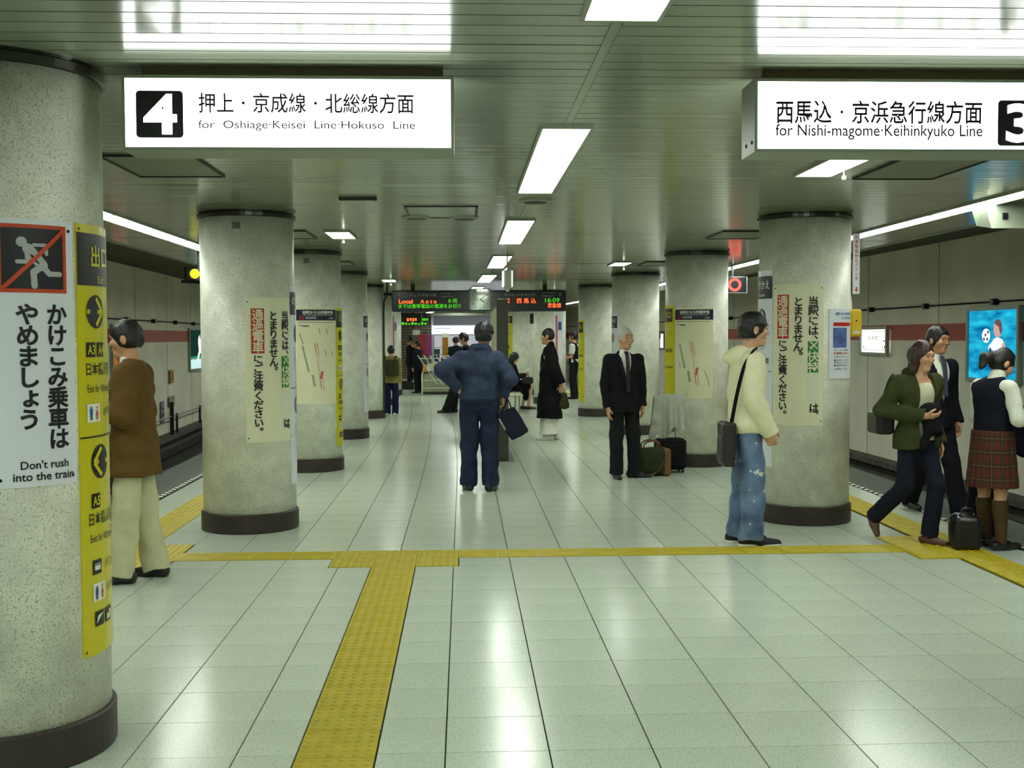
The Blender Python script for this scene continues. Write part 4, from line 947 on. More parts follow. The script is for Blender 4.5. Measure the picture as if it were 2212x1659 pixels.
    P = lo+res*(cells+acc/np.maximum(cnt, 1)[:, None])
    quads = []
    for d in range(3):
        e1, e2 = [i for i in range(3) if i != d]
        sl = [slice(None)]*3; sl2 = [slice(None)]*3; sl[d] = slice(0, -1); sl2[d] = slice(1, None)
        s0, s1 = S[tuple(sl)], S[tuple(sl2)]; E = np.argwhere(s0 != s1)
        E = E[(E[:, e1] > 0) & (E[:, e2] > 0)]; inside = s0[tuple(E.T)]
        def cid(o1, o2):
            q = E.copy(); q[:, e1] -= o1; q[:, e2] -= o2; return ids[tuple(q.T)]
        Q = np.stack([cid(1, 1), cid(0, 1), cid(0, 0), cid(1, 0)], 1)
        fl_ = inside if d != 1 else ~inside
        Q[~fl_] = Q[~fl_][:, ::-1]; quads.append(Q)
    Q = np.concatenate(quads); Q = Q[(Q >= 0).all(1)]
    me = bpy.data.meshes.new('soft'); me.vertices.add(len(P)); me.vertices.foreach_set('co', P.astype(np.float32).ravel())
    me.loops.add(Q.size); me.loops.foreach_set('vertex_index', Q.astype(np.int32).ravel())
    me.polygons.add(len(Q)); me.polygons.foreach_set('loop_start', np.arange(0, Q.size, 4, dtype=np.int32)); me.polygons.foreach_set('loop_total', np.full(len(Q), 4, np.int32))
    me.polygons.foreach_set('use_smooth', np.ones(len(Q), bool)); me.update(calc_edges=True); return me
def soft(name, prims, res, m, parent, disp=None, cuts=()): return link(name, soft_mesh(prims, res, disp, cuts), m, parent)
def folds(seed, amp=.004, f0=26, n=7, zs=.55):         # cloth folds
    r = np.random.default_rng(seed); ks = r.normal(size=(n, 3)); ks[:, 2] *= zs; ks = ks/np.linalg.norm(ks, axis=1)[:, None]*r.uniform(.5, 1.6, n)[:, None]*f0; ph = r.uniform(0, 6.3, n)
    def fn(X, Y, Z):
        s = 0
        for k_, p_ in zip(ks, ph): s = s+np.sin(X*k_[0]+Y*k_[1]+Z*k_[2]+p_+1.3*np.sin(Z*19+p_*2+X*7))
        s = s/n; return np.sign(s)*np.abs(s)**.85*(amp*2.3)
    return fn

# ================================================================== people
SKIN = {'tan': mat('skin tan', (198, 148, 112), rough=.55, var=.05, vscale=12), 'pale': mat('skin light', (206, 158, 124), rough=.55, var=.05, vscale=12)}
M_EYE = mat('eye', (30, 24, 22), rough=.2); M_LIP = mat('lip', (150, 84, 72), rough=.5)
HAIR = {'black': mat('black hair', (22, 20, 22), rough=.45, var=.3, vscale=40, bump=.5, bscale=90), 'brown': mat('dark brown hair', (52, 30, 26), rough=.42, var=.3, vscale=40, bump=.5, bscale=90), 'grey': mat('grey hair', (176, 176, 170), rough=.6, var=.2, vscale=40, bump=.5, bscale=90)}
def skel(h, **ov):
    J = dict(pelvis=A3(0, 0, .53*h), waist=A3(0, 0, .61*h), chest=A3(0, .005*h, .725*h), neck=A3(0, -.008*h, .83*h), head=A3(0, .012*h, .928*h),
             shR=A3(.101*h, 0, .785*h), shL=A3(-.101*h, 0, .785*h), elR=A3(.122*h, -.015*h, .63*h), elL=A3(-.122*h, -.015*h, .63*h), wrR=A3(.122*h, .03*h, .49*h), wrL=A3(-.122*h, .03*h, .49*h),
             hipR=A3(.052*h, 0, .515*h), hipL=A3(-.052*h, 0, .515*h), knR=A3(.056*h, .012*h, .285*h), knL=A3(-.056*h, .012*h, .285*h), anR=A3(.058*h, -.012*h, .05*h), anL=A3(-.058*h, -.012*h, .05*h),
             fdR=A3(.15, 1, 0), fdL=A3(-.15, 1, 0), hf=A3(0, 1, 0), hdR=A3(0, .15, -1), hdL=A3(0, .15, -1), pnR=A3(-1, 0, 0), pnL=A3(1, 0, 0), curl=.35)
    for k, v in ov.items(): J[k] = np.array(v, float) if not np.isscalar(v) else v
    J['h'] = h; J['s'] = h/1.7; return J
def head_axes(J):
    f = unit(J['hf']); r = unit(np.cross(f, (0, 0, 1))); u = np.cross(r, f); return f, r, u
def hand_prims(wr, d, pn, s, curl, side):
    d = unit(d); pn = np.array(pn, float); pn = unit(pn-d*(pn@d)); t = np.cross(d, pn)*side    # t: towards the thumb
    out = [rc(wr-d*.02*s, wr+d*.03*s, .027*s, .026*s, k=.012)]
    for o in (-.021, 0, .021): out.append(rc(wr+d*.03*s+t*o*.8*s, wr+d*.082*s+t*o*s, .0165*s, .0145*s, k=.010))
    for o, L in ((.029, .070), (.0098, .078), (-.0098, .072), (-.029, .056)):
        p = wr+d*.084*s+t*o*s; a = curl*.6; r = .0092*s
        for f_, kk in ((.42, 1.), (.32, .93), (.26, .84)):
            q = p+(d*math.cos(a)+pn*math.sin(a))*L*f_*s; out.append(rc(p, q, r, r*.92, k=.0035)); p = q; a += curl; r *= .93
    p = wr+d*.03*s+t*.022*s; q = p+unit(t*.75+d*.6+pn*.25)*.042*s; out.append(rc(p, q, .014*s, .011*s, k=.008))
    out.append(rc(q, q+unit(t*.2+d*.9+pn*(.3+curl*.5))*.034*s, .0108*s, .009*s, k=.004)); return out
YAX = A3(0, 1, 0)
def body_prims(J, g=1., female=False, hands='RL', bare_legs=True):
    s = J['s']; P = []
    P += [rc(J['hipL'], J['hipR'], .068*s*g, k=.03, sq=(YAX, .9)), rc(J['pelvis'], J['waist'], .105*s*g, .098*s*g, k=.05, sq=(YAX, .75)), rc(J['waist'], J['chest'], .105*s*g, .130*s*g, k=.05, sq=(YAX, .74)),
          rc(J['chest']+A3(-.05, 0, .03)*s, J['chest']+A3(.05, 0, .03)*s, .10*s*g, k=.05, sq=(YAX, .8)), rc(J['shL'], J['shR'], .040*s, k=.04), rc(J['chest'], J['neck'], .09*s, .05*s, k=.04, sq=(YAX, .8))]
    f, r, u = head_axes(J); H = J['head']
    P.append(rc(J['neck']-A3(0, 0, .02)*s, H-u*.06*s-f*.012*s, .058*s, .05*s, k=.03))
    P += [el(H+u*.012*s-f*.008*s, A3(.075, .094, .100)*s, [r, f, u], k=.02), rc(H+f*.028*s-u*.04*s, H+f*.052*s-u*.095*s, .056*s, .034*s, k=.03),
          rc(H+f*.055*s-u*.095*s, H+f*.058*s-u*.10*s, .026*s, k=.02), rc(H+f*.083*s+u*.004*s, H+f*.101*s-u*.036*s, .0075*s, .0112*s, k=.014), rc(H+f*.088*s-u*.068*s-r*.014*s, H+f*.088*s-u*.068*s+r*.014*s, .0080*s, k=.014),
          rc(H+f*.082*s+u*.022*s-r*.034*s, H+f*.082*s+u*.022*s+r*.034*s, .013*s, k=.015)]
    for sg in (-1, 1):
        P.append(el(H+r*sg*.078*s-u*.018*s-f*.008*s, A3(.010, .019, .031)*s, [r, f, u], k=.008)); P.append(rc(H+r*sg*.042*s+f*.066*s-u*.03*s, H+r*sg*.04*s+f*.06*s-u*.035*s, .024*s, k=.02))
    for q in 'RL':
        P += [rc(J['sh'+q], J['el'+q], .046*s*g, .038*s*g, k=.03), rc(J['el'+q], J['wr'+q], .038*s*g, .027*s, k=.02)]
        if q in hands: P += hand_prims(J['wr'+q], J['hd'+q], J['pn'+q], s, J['curl'], 1 if q == 'R' else -1)
        kn, an = J['kn'+q], J['an'+q]; bk = unit(A3(0, 0, 0)-unit(J['fd'+q]))
        P += [rc(J['hip'+q], kn, .070*s*g, .049*s*g, k=.03), rc(kn, an, .048*s*g, .032*s, k=.02), rc(kn*.78+an*.22+bk*.018*s, kn*.5+an*.5+bk*.014*s, .043*s*g, .034*s*g, k=.03)]
        fd = unit(J['fd'+q]); P += [rc(an-fd*.02*s+A3(0, 0, -.035)*s, an+unit(fd)*.10*s+A3(0, 0, -.055)*s, .022*s, .013*s, k=.015)]
    return P
def hair_prims(J, style):
    f, r, u = head_axes(J); s = J['s']; H = J['head']; k = .012
    if style == 'cropped':
        P = [el(H+u*.016*s-f*.010*s, A3(.081, .100, .105)*s, [r, f, u], k=k)]
    elif style == 'full':
        P = [el(H+u*.016*s-f*.016*s, A3(.095, .106, .110)*s, [r, f, u], k=k), el(H-u*.03*s-f*.05*s, A3(.078, .065, .075)*s, [r, f, u], k=.03)]
    else:
        P = [el(H+u*.018*s-f*.012*s, A3(.086, .104, .108)*s, [r, f, u], k=k), el(H-u*.02*s-f*.045*s, A3(.072, .06, .07)*s, [r, f, u], k=.03)]
    if style == 'bob': P += [rc(H+r*sg*.07*s-u*.02*s-f*.01*s, H+r*sg*.066*s-u*.13*s-f*.012*s, .034*s, .03*s, k=.03) for sg in (-1, 1)]+[rc(H-f*.06*s, H-f*.06*s-u*.14*s, .062*s, .05*s, k=.03)]
    if style == 'pony': P += [rc(H-f*.095*s+u*.02*s, H-f*.15*s-u*.05*s, .034*s, .045*s, k=.015), rc(H-f*.15*s-u*.05*s, H-f*.145*s-u*.15*s, .045*s, .018*s, k=.02)]
    low = -.075 if style in ('short', 'cropped', 'full') else -.2
    P.append(el(H+f*.095*s-u*.045*s, A3(.072, .080, .098)*s, [r, f, u], sub=True, k=.001))
    P.append(bxp(H+u*(low-.2)*s, A3(.3, .3, .2)*s, [r, f, u], rd=.005, sub=True, k=.001))
    if style != 'bob': P += [el(H+r*sg*.088*s-u*.022*s-f*.004*s, A3(.024, .026, .036)*s, [r, f, u], sub=True, k=.001) for sg in (-1, 1)]
    return P
def face_parts(t, J, body):
    f, r, u = head_axes(J); s = J['s']; H = J['head']
    for sg in (-1, 1):
        m = MB().lathe([(.0, -.007), (.006, -.0055), (.0085, 0), (.006, .0055), (.0, .007)], 10)
        o = m.put('eye', M_EYE, body, True); o.scale = (s*1.1, s*.6, s*.62); o.location = H+r*sg*.033*s+f*.083*s-u*.0*s
        o.rotation_euler = Matrix((tuple(r), tuple(f), tuple(u))).transposed().to_euler()
        MB().tube([tuple(H+r*sg*.017*s+f*.0965*s+u*.026*s), tuple(H+r*sg*.035*s+f*.092*s+u*.030*s), tuple(H+r*sg*.053*s+f*.077*s+u*.025*s)], .0026*s, 6).put('eyebrow', HAIR['black'], body)
    MB().tube([tuple(H-r*.02*s+f*.089*s-u*.068*s), tuple(H+f*.0965*s-u*.069*s), tuple(H+r*.02*s+f*.089*s-u*.068*s)], .0034*s, 6).put('mouth', M_LIP, body)
def top_prims(J, hem, o=.0, g=1., rh=None, sleeve='long', cutw=.0, neck_open=True, slw=1., extra=None):
    s = J['s']; hemp = A3(J['pelvis'][0]*.8, J['pelvis'][1], hem); r0 = (rh or .155)*s*g+o; P = []
    if hem < J['pelvis'][2]-.01: P.append(rc(J['hipL'], J['hipR'], .085*s*g+.020+o, k=.05, sq=(YAX, 1.05), cut=[(hemp, (0, 0, -1))]))
    P += [rc(hemp-A3(0, 0, .03), J['waist'], r0, (.135*s*g+o), k=.04, sq=(YAX, .78), cut=[(hemp, (0, 0, -1))]), rc(J['waist'], J['chest'], .135*s*g+o, .148*s*g+o, k=.05, sq=(YAX, .78)),
          rc(J['chest']+A3(-.06, 0, .02)*s, J['chest']+A3(.06, 0, .02)*s, .104*s*g+o, k=.05, sq=(YAX, .88)), rc(J['shL'], J['shR'], .043*s+o, k=.06), rc(J['chest'], J['neck']+A3(0, 0, .01), .105*s+o, .060*s+o*.5, k=.06, sq=(YAX, .85), cut=[(J['neck']+A3(0, 0, .020)*s, (0, -.35, .93))])]
    for q in 'RL':
        sh, e, w_ = J['sh'+q], J['el'+q], J['wr'+q]
        if sleeve == 'long':
            d = unit(w_-e); P += [rc(sh, e, (.057*s*g+o)*slw, (.050*s*g+o)*slw, k=.035), rc(e, w_+d*.03, (.050*s*g+o)*slw, (.041*s+o)*slw, k=.02, cut=[(w_+d*(.012-cutw), d)])]
        elif sleeve == 'short':
            d = unit(e-sh); P += [rc(sh, e, (.068*s*g+o), (.066*s*g+o), k=.03, cut=[(sh*.25+e*.75, d)])]
    return P
def trouser_prims(J, o=0., g=1., hemw=.066, kneew=.063, up=.03, lift=.0):
    s = J['s']; P = [rc(J['hipL'], J['hipR'], .085*s*g+o, k=.03, sq=(YAX, 1.0)), rc(J['pelvis'], J['waist'], .122*s*g+o, .116*s*g+o, k=.04, sq=(YAX, .78), cut=[(J['waist']+A3(0, 0, up), (0, 0, 1))])]
    for q in 'RL':
        kn, an = J['kn'+q], J['an'+q]; d = unit(an-kn)
        P += [rc(J['hip'+q], kn, .084*s*g+o, kneew*s*g+o, k=.014), rc(kn, an+d*.06, kneew*s*g+o, hemw*s+o, k=.03, cut=[(an+d*(.046-lift)*s, d)])]
    return P
def shoes(t, J, m, sole=None, L=.165, w=.040, heel=None, res=.008, low=0.):
    for q in 'RL':
        s = J['s']; fd = unit(A3(J['fd'+q][0], J['fd'+q][1], 0)); an = J['an'+q]; pt = J['fd'+q][2]
        fd3 = unit(fd+A3(0, 0, pt)); rt = np.cross(fd3, (0, 0, 1)); rt = unit(rt); up3 = np.cross(rt, fd3); b = an-up3*.05*J['h']
        h0 = b-fd3*.055*s; P = [rc(h0+up3*.036*s, b+fd3*.05*s+up3*.036*s, w*s, w*1.02*s, k=.02, cut=[(b, -up3)]), rc(b+fd3*.05*s+up3*.03*s, b+fd3*L*s+up3*.022*s, w*s*1.04, w*.72*s, k=.02, cut=[(b, -up3)]), rc(h0+up3*.05*s, b+fd3*.015*s+up3*(.062-low)*s, w*.9*s, w*.88*s, k=.02, cut=[(b+up3*(.085-low)*s, up3)])]
        o = soft('shoe', P, res, m, t)
        if sole:
            PS = [rc(h0+up3*.012*s, b+fd3*(L-.005)*s+up3*.012*s, (w+.006)*s, w*.82*s, k=.01, cut=[(b-up3*.001, -up3), (b+up3*.024*s, up3)])]
            soft('sole', PS, res, sole, o)
def person(label, loc, heading, J, skin='pale', hair=('short', 'black'), res=.0075, g=1., hands='RL', face=True):
    t = thing('person', label, 'person', loc, math.radians(heading))
    b = soft('body', body_prims(J, g, hands=hands), res, SKIN[skin], t)
    if hair: soft('hair', hair_prims(J, hair[0]), max(res, .007), HAIR[hair[1]], t, folds(3, .0015 if hair[0] == 'cropped' else .005, 75, 9, 1.))
    if face: face_parts(t, J, b)
    return t
def strap(t, name, pts, half, m, axis=(1, 0, 0), th=.006):
    return MB().sheet(pts, axis, half, th).put(name, m, t)
def catmull(pts, n=8):
    pts = [np.array(p, float) for p in pts]; pp = [2*pts[0]-pts[1]]+pts+[2*pts[-1]-pts[-2]]; out = []
    for i in range(1, len(pp)-2):
        for k in range(n):
            x = k/n; a, b, c, d = pp[i-1:i+3]; out.append(.5*((2*b)+(c-a)*x+(2*a-5*b+4*c-d)*x*x+(3*b-a-3*c+d)*x**3))
    return out+[pts[-1]]

# ---- man in a brown jacket, in profile towards the left-hand track
h = 1.73
J = skel(h, elL=(-.23, -.01, 1.10), wrL=(-.15, .20, 1.14), hdL=(.35, .9, .12), pnL=(.9, -.3, .3), elR=(.23, 0, 1.10), wrR=(.10, .21, 1.14), hdR=(-.6, .75, .1), pnR=(-.6, -.5, .4), curl=.8, head=(0, .04, 1.60), hf=(0, 1, -.12), neck=(0, .005, 1.43),
         anL=(-.11, .06, .085), anR=(.11, -.10, .085), knL=(-.10, .03, .49), knR=(.10, -.03, .49), fdL=(-.1, 1, 0), fdR=(.2, 1, 0))
t = person('man in a brown jacket and cream trousers beside the exit strip column', (-2.17, 7.55, 0), 90, J, 'tan', ('short', 'black'))
soft('jacket', top_prims(J, .70, .012, 1.08, .205, slw=1.16)+[rc((-.08, -.02, 1.39), (.08, -.02, 1.39), .055, k=.04)], .009, cloth('brown corduroy', (98, 74, 36)), t, folds(1, .006, 24))
soft('shirt_collar', [rc(J['neck']+A3(0, .0, -.02), J['neck']+A3(0, .015, .018), .066, .060, k=.01)], .008, M_WHITE, t)
soft('trousers', trouser_prims(J, .006, 1.04, .074, .078, lift=.012), .009, cloth('cream chino', (196, 194, 158), var=.06), t, folds(2, .007, 30))
shoes(t, J, mat('black leather', (24, 24, 30), rough=.35))
# ---- heavy man in denim, hands on hips, seen from behind
h = 1.75
J = skel(h, shL=(-.19, .0, 1.375), shR=(.19, 0, 1.365), elL=(-.385, -.09, 1.26), wrL=(-.215, -.035, 1.06), elR=(.315, -.12, 1.17), wrR=(.245, -.02, .995), hdL=(.3, .5, -.75), pnL=(.9, .2, .1), hdR=(.0, .25, -.95), pnR=(-.9, 0, -.1), curl=.55, hf=(.35, 1, .08), head=(.055, .03, 1.635), neck=(.025, 0, 1.47),
         hipL=(-.105, 0, .91), hipR=(.105, 0, .91), anL=(-.118, .03, .085), anR=(.108, -.04, .085), knL=(-.110, .03, .49), knR=(.105, .0, .49), fdL=(-.25, 1, 0), fdR=(.35, 1, 0))
t = person('heavy man in a blue denim jacket and jeans, hands on hips', (.165, 11.78, 0), 0, J, 'tan', ('full', 'black'), g=1.2)
DEN = cloth('washed denim jacket', (52, 61, 84), var=.3, vscale=9); 
soft('jacket', top_prims(J, .96, .012, 1.28, .150, slw=1.0)+[rc((-.05, -.02, 1.47), (.05, -.02, 1.47), .06, k=.03), rc((-.10, 0, .985), (.10, 0, .985), .098, k=.03, sq=(YAX, 1.3), cut=[((0, 0, .93), (0, 0, -1))])], .0085, DEN, t, folds(4, .008, 22))
MB().tube([(-.045, -.07, 1.46), (.02, -.085, 1.495), (.085, -.07, 1.46)], .022, 8).put('collar', DEN, t, True)
soft('trousers', trouser_prims(J, .008, 1.12, .074, .074, up=-.02, lift=.018), .0085, cloth('dark denim jeans', (37, 45, 68), var=.28, vscale=9), t, folds(5, .008, 26))
shoes(t, J, mat('black leather', (24, 24, 30)))
# ---- older man in a black suit facing the entrance
h = 1.70
J = skel(h, wrR=(.200, .05, .81), wrL=(-.205, .05, .82), elR=(.212, -.02, 1.07), elL=(-.208, -.02, 1.08), anR=(.10, .03, .085), anL=(-.13, -.0, .085), knR=(.095, .02, .485), knL=(-.11, .02, .485), fdR=(.1, 1, 0), fdL=(-.95, .4, 0), hf=(-.2, 1, .02), head=(-.01, .035, 1.578))
t = person('older man in a black suit and tie standing by luggage', (1.80, 12.72, 0), 192, J, 'tan', ('cropped', 'grey'))
SUIT = cloth('black suiting', (20, 20, 24), var=.1); SUIT2 = cloth('dark charcoal suiting', (28, 28, 30), var=.1)
soft('shirt', [p for p in top_prims(J, .90, -.006, 1., .12, sleeve=None)]+[rc(J['neck']+A3(0, .012, -.03), J['neck']+A3(0, .018, .006), .064, .060, k=.01)], .008, M_WHITE, t)
vcut = lambda X, Y, Z: np.where(Y > .02, np.minimum(Z-1.02, .0+(1-0)*((Z-1.02)*.235-np.abs(X+.0))), -1.)
soft('jacket', top_prims(J, .75, .008, 1.02, .188, slw=1.08), .008, SUIT, t, folds(6, .004, 24), [lambda X, Y, Z: np.where(Y+0*X+0*Z > .03, (np.maximum(Z-1.03, 0)*.20-np.abs(X))*.9, -1.)])
for sg in (-1, 1): MB().sheet([(sg*.025, .152, 1.06), (sg*.062, .150, 1.22), (sg*.088, .115, 1.36)], (1, .1, 0), .018, .008).put('lapel', SUIT2, t)
MB().sheet([(0, .075, 1.425), (.0, .112, 1.39), (0, .142, 1.28), (0, .150, 1.10), (0, .150, .98)], (1, 0, 0), .020, .012).put('necktie', mat('dark tie', (34, 26, 40), rough=.5), t)
soft('trousers', trouser_prims(J, .006, 1.02, .072, .070, lift=.012), .0085, SUIT2, t, folds(7, .005, 28))
shoes(t, J, mat('dark leather', (30, 28, 28), rough=.3))
# ---- robed figure in black with a white under-robe
h = 1.74
J = skel(h, elL=(-.235, -.09, 1.10), wrL=(-.20, -.19, .86), hdL=(0, -.05, -1), pnL=(1, 0, 0), elR=(.225, -.03, 1.10), wrR=(.20, .0, .86), hdR=(0, 0, -1), pnR=(-1, 0, 0), curl=.8, anL=(-.06, .03, .087), anR=(.06, -.03, .087), hf=(.1, 1, 0), head=(0, .03, 1.61))
t = person('robed figure in black with a white under-robe and sandals', (1.33, 17.5, 0), 80, J, 'tan', ('cropped', 'black'), res=.009)
ROBE = cloth('black robe', (16, 17, 20), var=.08)
soft('robe', [rc((0, .01, .30), J['waist'], .225, .170, k=.05, sq=(YAX, .92), cut=[((0, 0, .34), (0, 0, -1))]), rc(J['waist'], J['chest'], .170, .155, k=.05, sq=(YAX, .88)), rc(J['shL'], J['shR'], .072, k=.04), rc(J['chest'], J['neck']+A3(0, 0, .03), .12, .07, k=.04, sq=(YAX, .85))]
     + [rc(J['sh'+q], J['el'+q], .085, .10, k=.03) for q in 'RL']+[rc(J['el'+q], J['wr'+q]*.85+J['el'+q]*.15, .095, .085, k=.03, cut=[(J['wr'+q]*.93+J['el'+q]*.07, unit(J['wr'+q]-J['el'+q]))]) for q in 'RL'], .010, ROBE, t, folds(8, .008, 20, zs=.15))
soft('under_robe', [rc((0, .01, .05), (0, .01, .5), .165, .16, k=.03, sq=(YAX, .88), cut=[((0, 0, .09), (0, 0, -1))])], .010, M_WHITE, t, folds(9, .006, 30, zs=.1))
shoes(t, J, mat('white tabi', (214, 216, 208), rough=.7), sole=mat('straw sandal', (200, 190, 160), rough=.8), L=.15, res=.010)
# ---- youth in a cream hooded top and paint-spotted jeans, facing the right-hand track
h = 1.79
J = skel(h, elR=(.235, -.01, 1.13), wrR=(.19, .115, .90), hdR=(-.1, .30, -.9), pnR=(-.95, .1, 0), elL=(-.23, -.02, 1.13), wrL=(-.20, .17, .90), hdL=(.1, .4, -.9), pnL=(.95, .1, 0), curl=.5, hf=(0, 1, -.06), head=(0, .055, 1.655), neck=(0, .01, 1.475), anR=(.085, .02, .085), anL=(-.085, -.04, .085), knR=(.09, .035, .50), knL=(-.09, .0, .50), fdR=(.05, 1, 0), fdL=(-.05, 1, 0))
t = person('youth in a cream hooded top and paint-spotted jeans, in profile', (2.16, 8.58, 0), -90, J, 'pale', ('full', 'black'))
HOOD = cloth('cream fleece', (226, 222, 186), var=.05, bump=.4)
soft('hooded_top', top_prims(J, .87, .014, 1.0, .168, slw=1.18, cutw=-.03)+[rc((-.07, -.06, 1.46), (.07, -.06, 1.46), .062, k=.03), el((0, -.105, 1.43), (.10, .075, .06), k=.04), rc((-.06, .05, 1.45), (.06, .05, 1.45), .035, k=.03)], .0085, HOOD, t, folds(10, .006, 24))
JEAN = bpy.data.materials.new('paint-spotted jeans'); JEAN.use_nodes = True; nt = JEAN.node_tree; b_ = nt.nodes['Principled BSDF']; b_.inputs['Roughness'].default_value = .85
tc = nt.nodes.new('ShaderNodeTexCoord'); n1 = nt.nodes.new('ShaderNodeTexNoise'); n1.inputs['Scale'].default_value = 7; n1.inputs['Detail'].default_value = 4
n2 = nt.nodes.new('ShaderNodeTexNoise'); n2.inputs['Scale'].default_value = 15; n2.inputs['Detail'].default_value = 3
r1 = nt.nodes.new('ShaderNodeValToRGB'); r1.color_ramp.elements[0].color = srgb((60, 82, 116)); r1.color_ramp.elements[1].color = srgb((112, 136, 168)); r1.color_ramp.elements[0].position = .3; r1.color_ramp.elements[1].position = .7
r2 = nt.nodes.new('ShaderNodeValToRGB'); r2.color_ramp.elements[0].position = .66; r2.color_ramp.elements[1].position = .68; r2.color_ramp.elements[0].color = (0, 0, 0, 1); r2.color_ramp.elements[1].color = (1, 1, 1, 1)
mx = nt.nodes.new('ShaderNodeMix'); mx.data_type = 'RGBA'; mx.inputs[7].default_value = srgb((196, 206, 196))
for a, b in ((tc.outputs['Object'], n1.inputs[0]), (tc.outputs['Object'], n2.inputs[0]), (n1.outputs[0], r1.inputs[0]), (n2.outputs[0], r2.inputs[0]), (r1.outputs[0], mx.inputs[6]), (r2.outputs[0], mx.inputs[0]), (mx.outputs[2], b_.inputs['Base Color'])): nt.links.new(a, b)
soft('jeans', trouser_prims(J, .008, 1.0, .080, .078, up=-.04, lift=.012), .0085, JEAN, t, folds(11, .008, 30))
shoes(t, J, mat('black canvas', (30, 32, 36), rough=.8), sole=mat('white rubber sole', (214, 214, 196), rough=.6), L=.185, w=.043)
# ---- woman in a green jacket, walking
h = 1.57
J = skel(h, pelvis=(0, 0, .82), hipR=(.08, 0, .80), hipL=(-.08, 0, .80), knR=(.10, .0, .44), anR=(.16, -.30, .17), fdR=(.25, .75, -.75), knL=(-.085, .13, .45), anL=(-.06, .08, .075), fdL=(-.35, 1, 0), elR=(.27, -.06, 1.02), wrR=(.07, .16, .99), hdR=(-.85, .35, -.05), pnR=(0, -.5, .6), elL=(-.20, -.10, .98), wrL=(-.21, .0, .77), hf=(-.25, 1, -.12), head=(.0, .05, 1.44), neck=(0, .02, 1.29), curl=.45)
t = person('woman in an olive green jacket walking along the platform', (3.47, 8.55, 0), 196, J, 'pale', ('bob', 'brown'))
soft('blouse', top_prims(J, .80, -.004, .95, .135, sleeve=None)[:4], .008, cloth('cream blouse', (206, 204, 176), var=.05), t, folds(12, .003, 40))
GRN = cloth('olive green jacket', (58, 64, 34), var=.12)
soft('jacket', top_prims(J, .74, .012, 1.0, .185, slw=1.08)+[rc((-.05, -.05, 1.30), (.05, -.05, 1.30), .05, k=.03)], .0085, GRN, t, folds(13, .006, 26), [lambda X, Y, Z: np.where(Y+0*X+0*Z > .045, .074+.0*Z-np.abs(X+.012), -1.)])
soft('jeans', trouser_prims(J, .004, .95, .066, .066, up=-.03, lift=.03), .008, cloth('dark navy jeans', (24, 27, 42), var=.12), t, folds(14, .003, 34))
shoes(t, J, mat('brown leather flats', (86, 58, 44), rough=.45), L=.15, w=.036, low=.035)
# ---- man in a dark suit behind the woman
h = 1.68
J = skel(h, hf=(-.2, 1, -.1), head=(.0, .035, 1.56), elR=(.235, -.03, 1.06), wrR=(.23, .06, .82), knL=(-.08, .12, .48), anL=(-.09, .22, .085), anR=(.09, -.22, .10), knR=(.09, -.04, .48))
t = person('man in a dark suit and white shirt behind the woman in green', (4.22, 10.0, 0), 196, J, 'tan', ('short', 'black'), res=.009)
soft('shirt', top_prims(J, .90, -.004, 1., .12, sleeve=None)+[rc(J['neck']+A3(0, .012, -.03), J['neck']+A3(0, .018, .006), .064, .060, k=.01)], .010, M_WHITE, t)
soft('jacket', top_prims(J, .76, .008, 1.0, .188), .010, cloth('navy black suiting', (20, 21, 30), var=.1), t, folds(15, .004, 24), [lambda X, Y, Z: np.where(Y+0*X+0*Z > .03, (np.maximum(Z-.98, 0)*.22-np.abs(X))*.9, -1.)])
MB().sheet([(0, .08, 1.405), (.0, .115, 1.37), (0, .135, 1.26), (0, .145, 1.05)], (1, 0, 0), .02, .012).put('necktie', mat('grey tie', (70, 72, 84), rough=.5), t)
soft('trousers', trouser_prims(J, .005, 1.0, .076, .070), .010, MATS['navy black suiting'], t, folds(16, .004, 28)); shoes(t, J, MATS['dark leather'], res=.010)
# ---- schoolgirl in a plaid skirt, looking down at her hands
h = 1.53
J = skel(h, hf=(.12, .85, -.62), head=(.0, .085, 1.385), neck=(0, .02, 1.26), elR=(.225, .02, .98), wrR=(.10, .235, .97), hdR=(-.45, .85, .1), pnR=(-.6, -.2, .5), elL=(-.215, .04, .98), wrL=(-.06, .24, .99), hdL=(.45, .85, .1), pnL=(.6, -.2, .5), curl=.7, anR=(.075, .02, .08), anL=(-.115, .05, .08), knR=(.075, .01, .43), knL=(-.10, .02, .43), fdR=(.1, 1, 0), fdL=(-.2, 1, 0))
t = person('schoolgirl in a plaid skirt and navy vest, hair tied back', (3.93, 8.27, 0), -72, J, 'pale', ('pony', 'black'))
soft('blouse', top_prims(J, .86, .004, .98, .125, slw=1.08, cutw=.01)+[rc(J['neck']+A3(0, .0, -.01), J['neck']+A3(0, .02, .03), .064, .060, k=.012)], .0085, cloth('white blouse', (224, 226, 214), var=.03), t, folds(17, .005, 30))
soft('vest', [p for p in top_prims(J, .83, .016, 1.0, .160, sleeve=None)], .0085, cloth('navy knit vest', (20, 22, 34), var=.08), t, folds(18, .003, 24), [lambda X, Y, Z: np.abs(X)-.165+0*Y+0*Z])
PLAID = bpy.data.materials.new('red green plaid'); PLAID.use_nodes = True; nt = PLAID.node_tree; b_ = nt.nodes['Principled BSDF']; b_.inputs['Roughness'].default_value = .9
tc = nt.nodes.new('ShaderNodeTexCoord'); sx = nt.nodes.new('ShaderNodeSeparateXYZ'); nt.links.new(tc.outputs['Object'], sx.inputs[0])
at = nt.nodes.new('ShaderNodeMath'); at.operation = 'ARCTAN2'; nt.links.new(sx.outputs[0], at.inputs[0]); nt.links.new(sx.outputs[1], at.inputs[1])
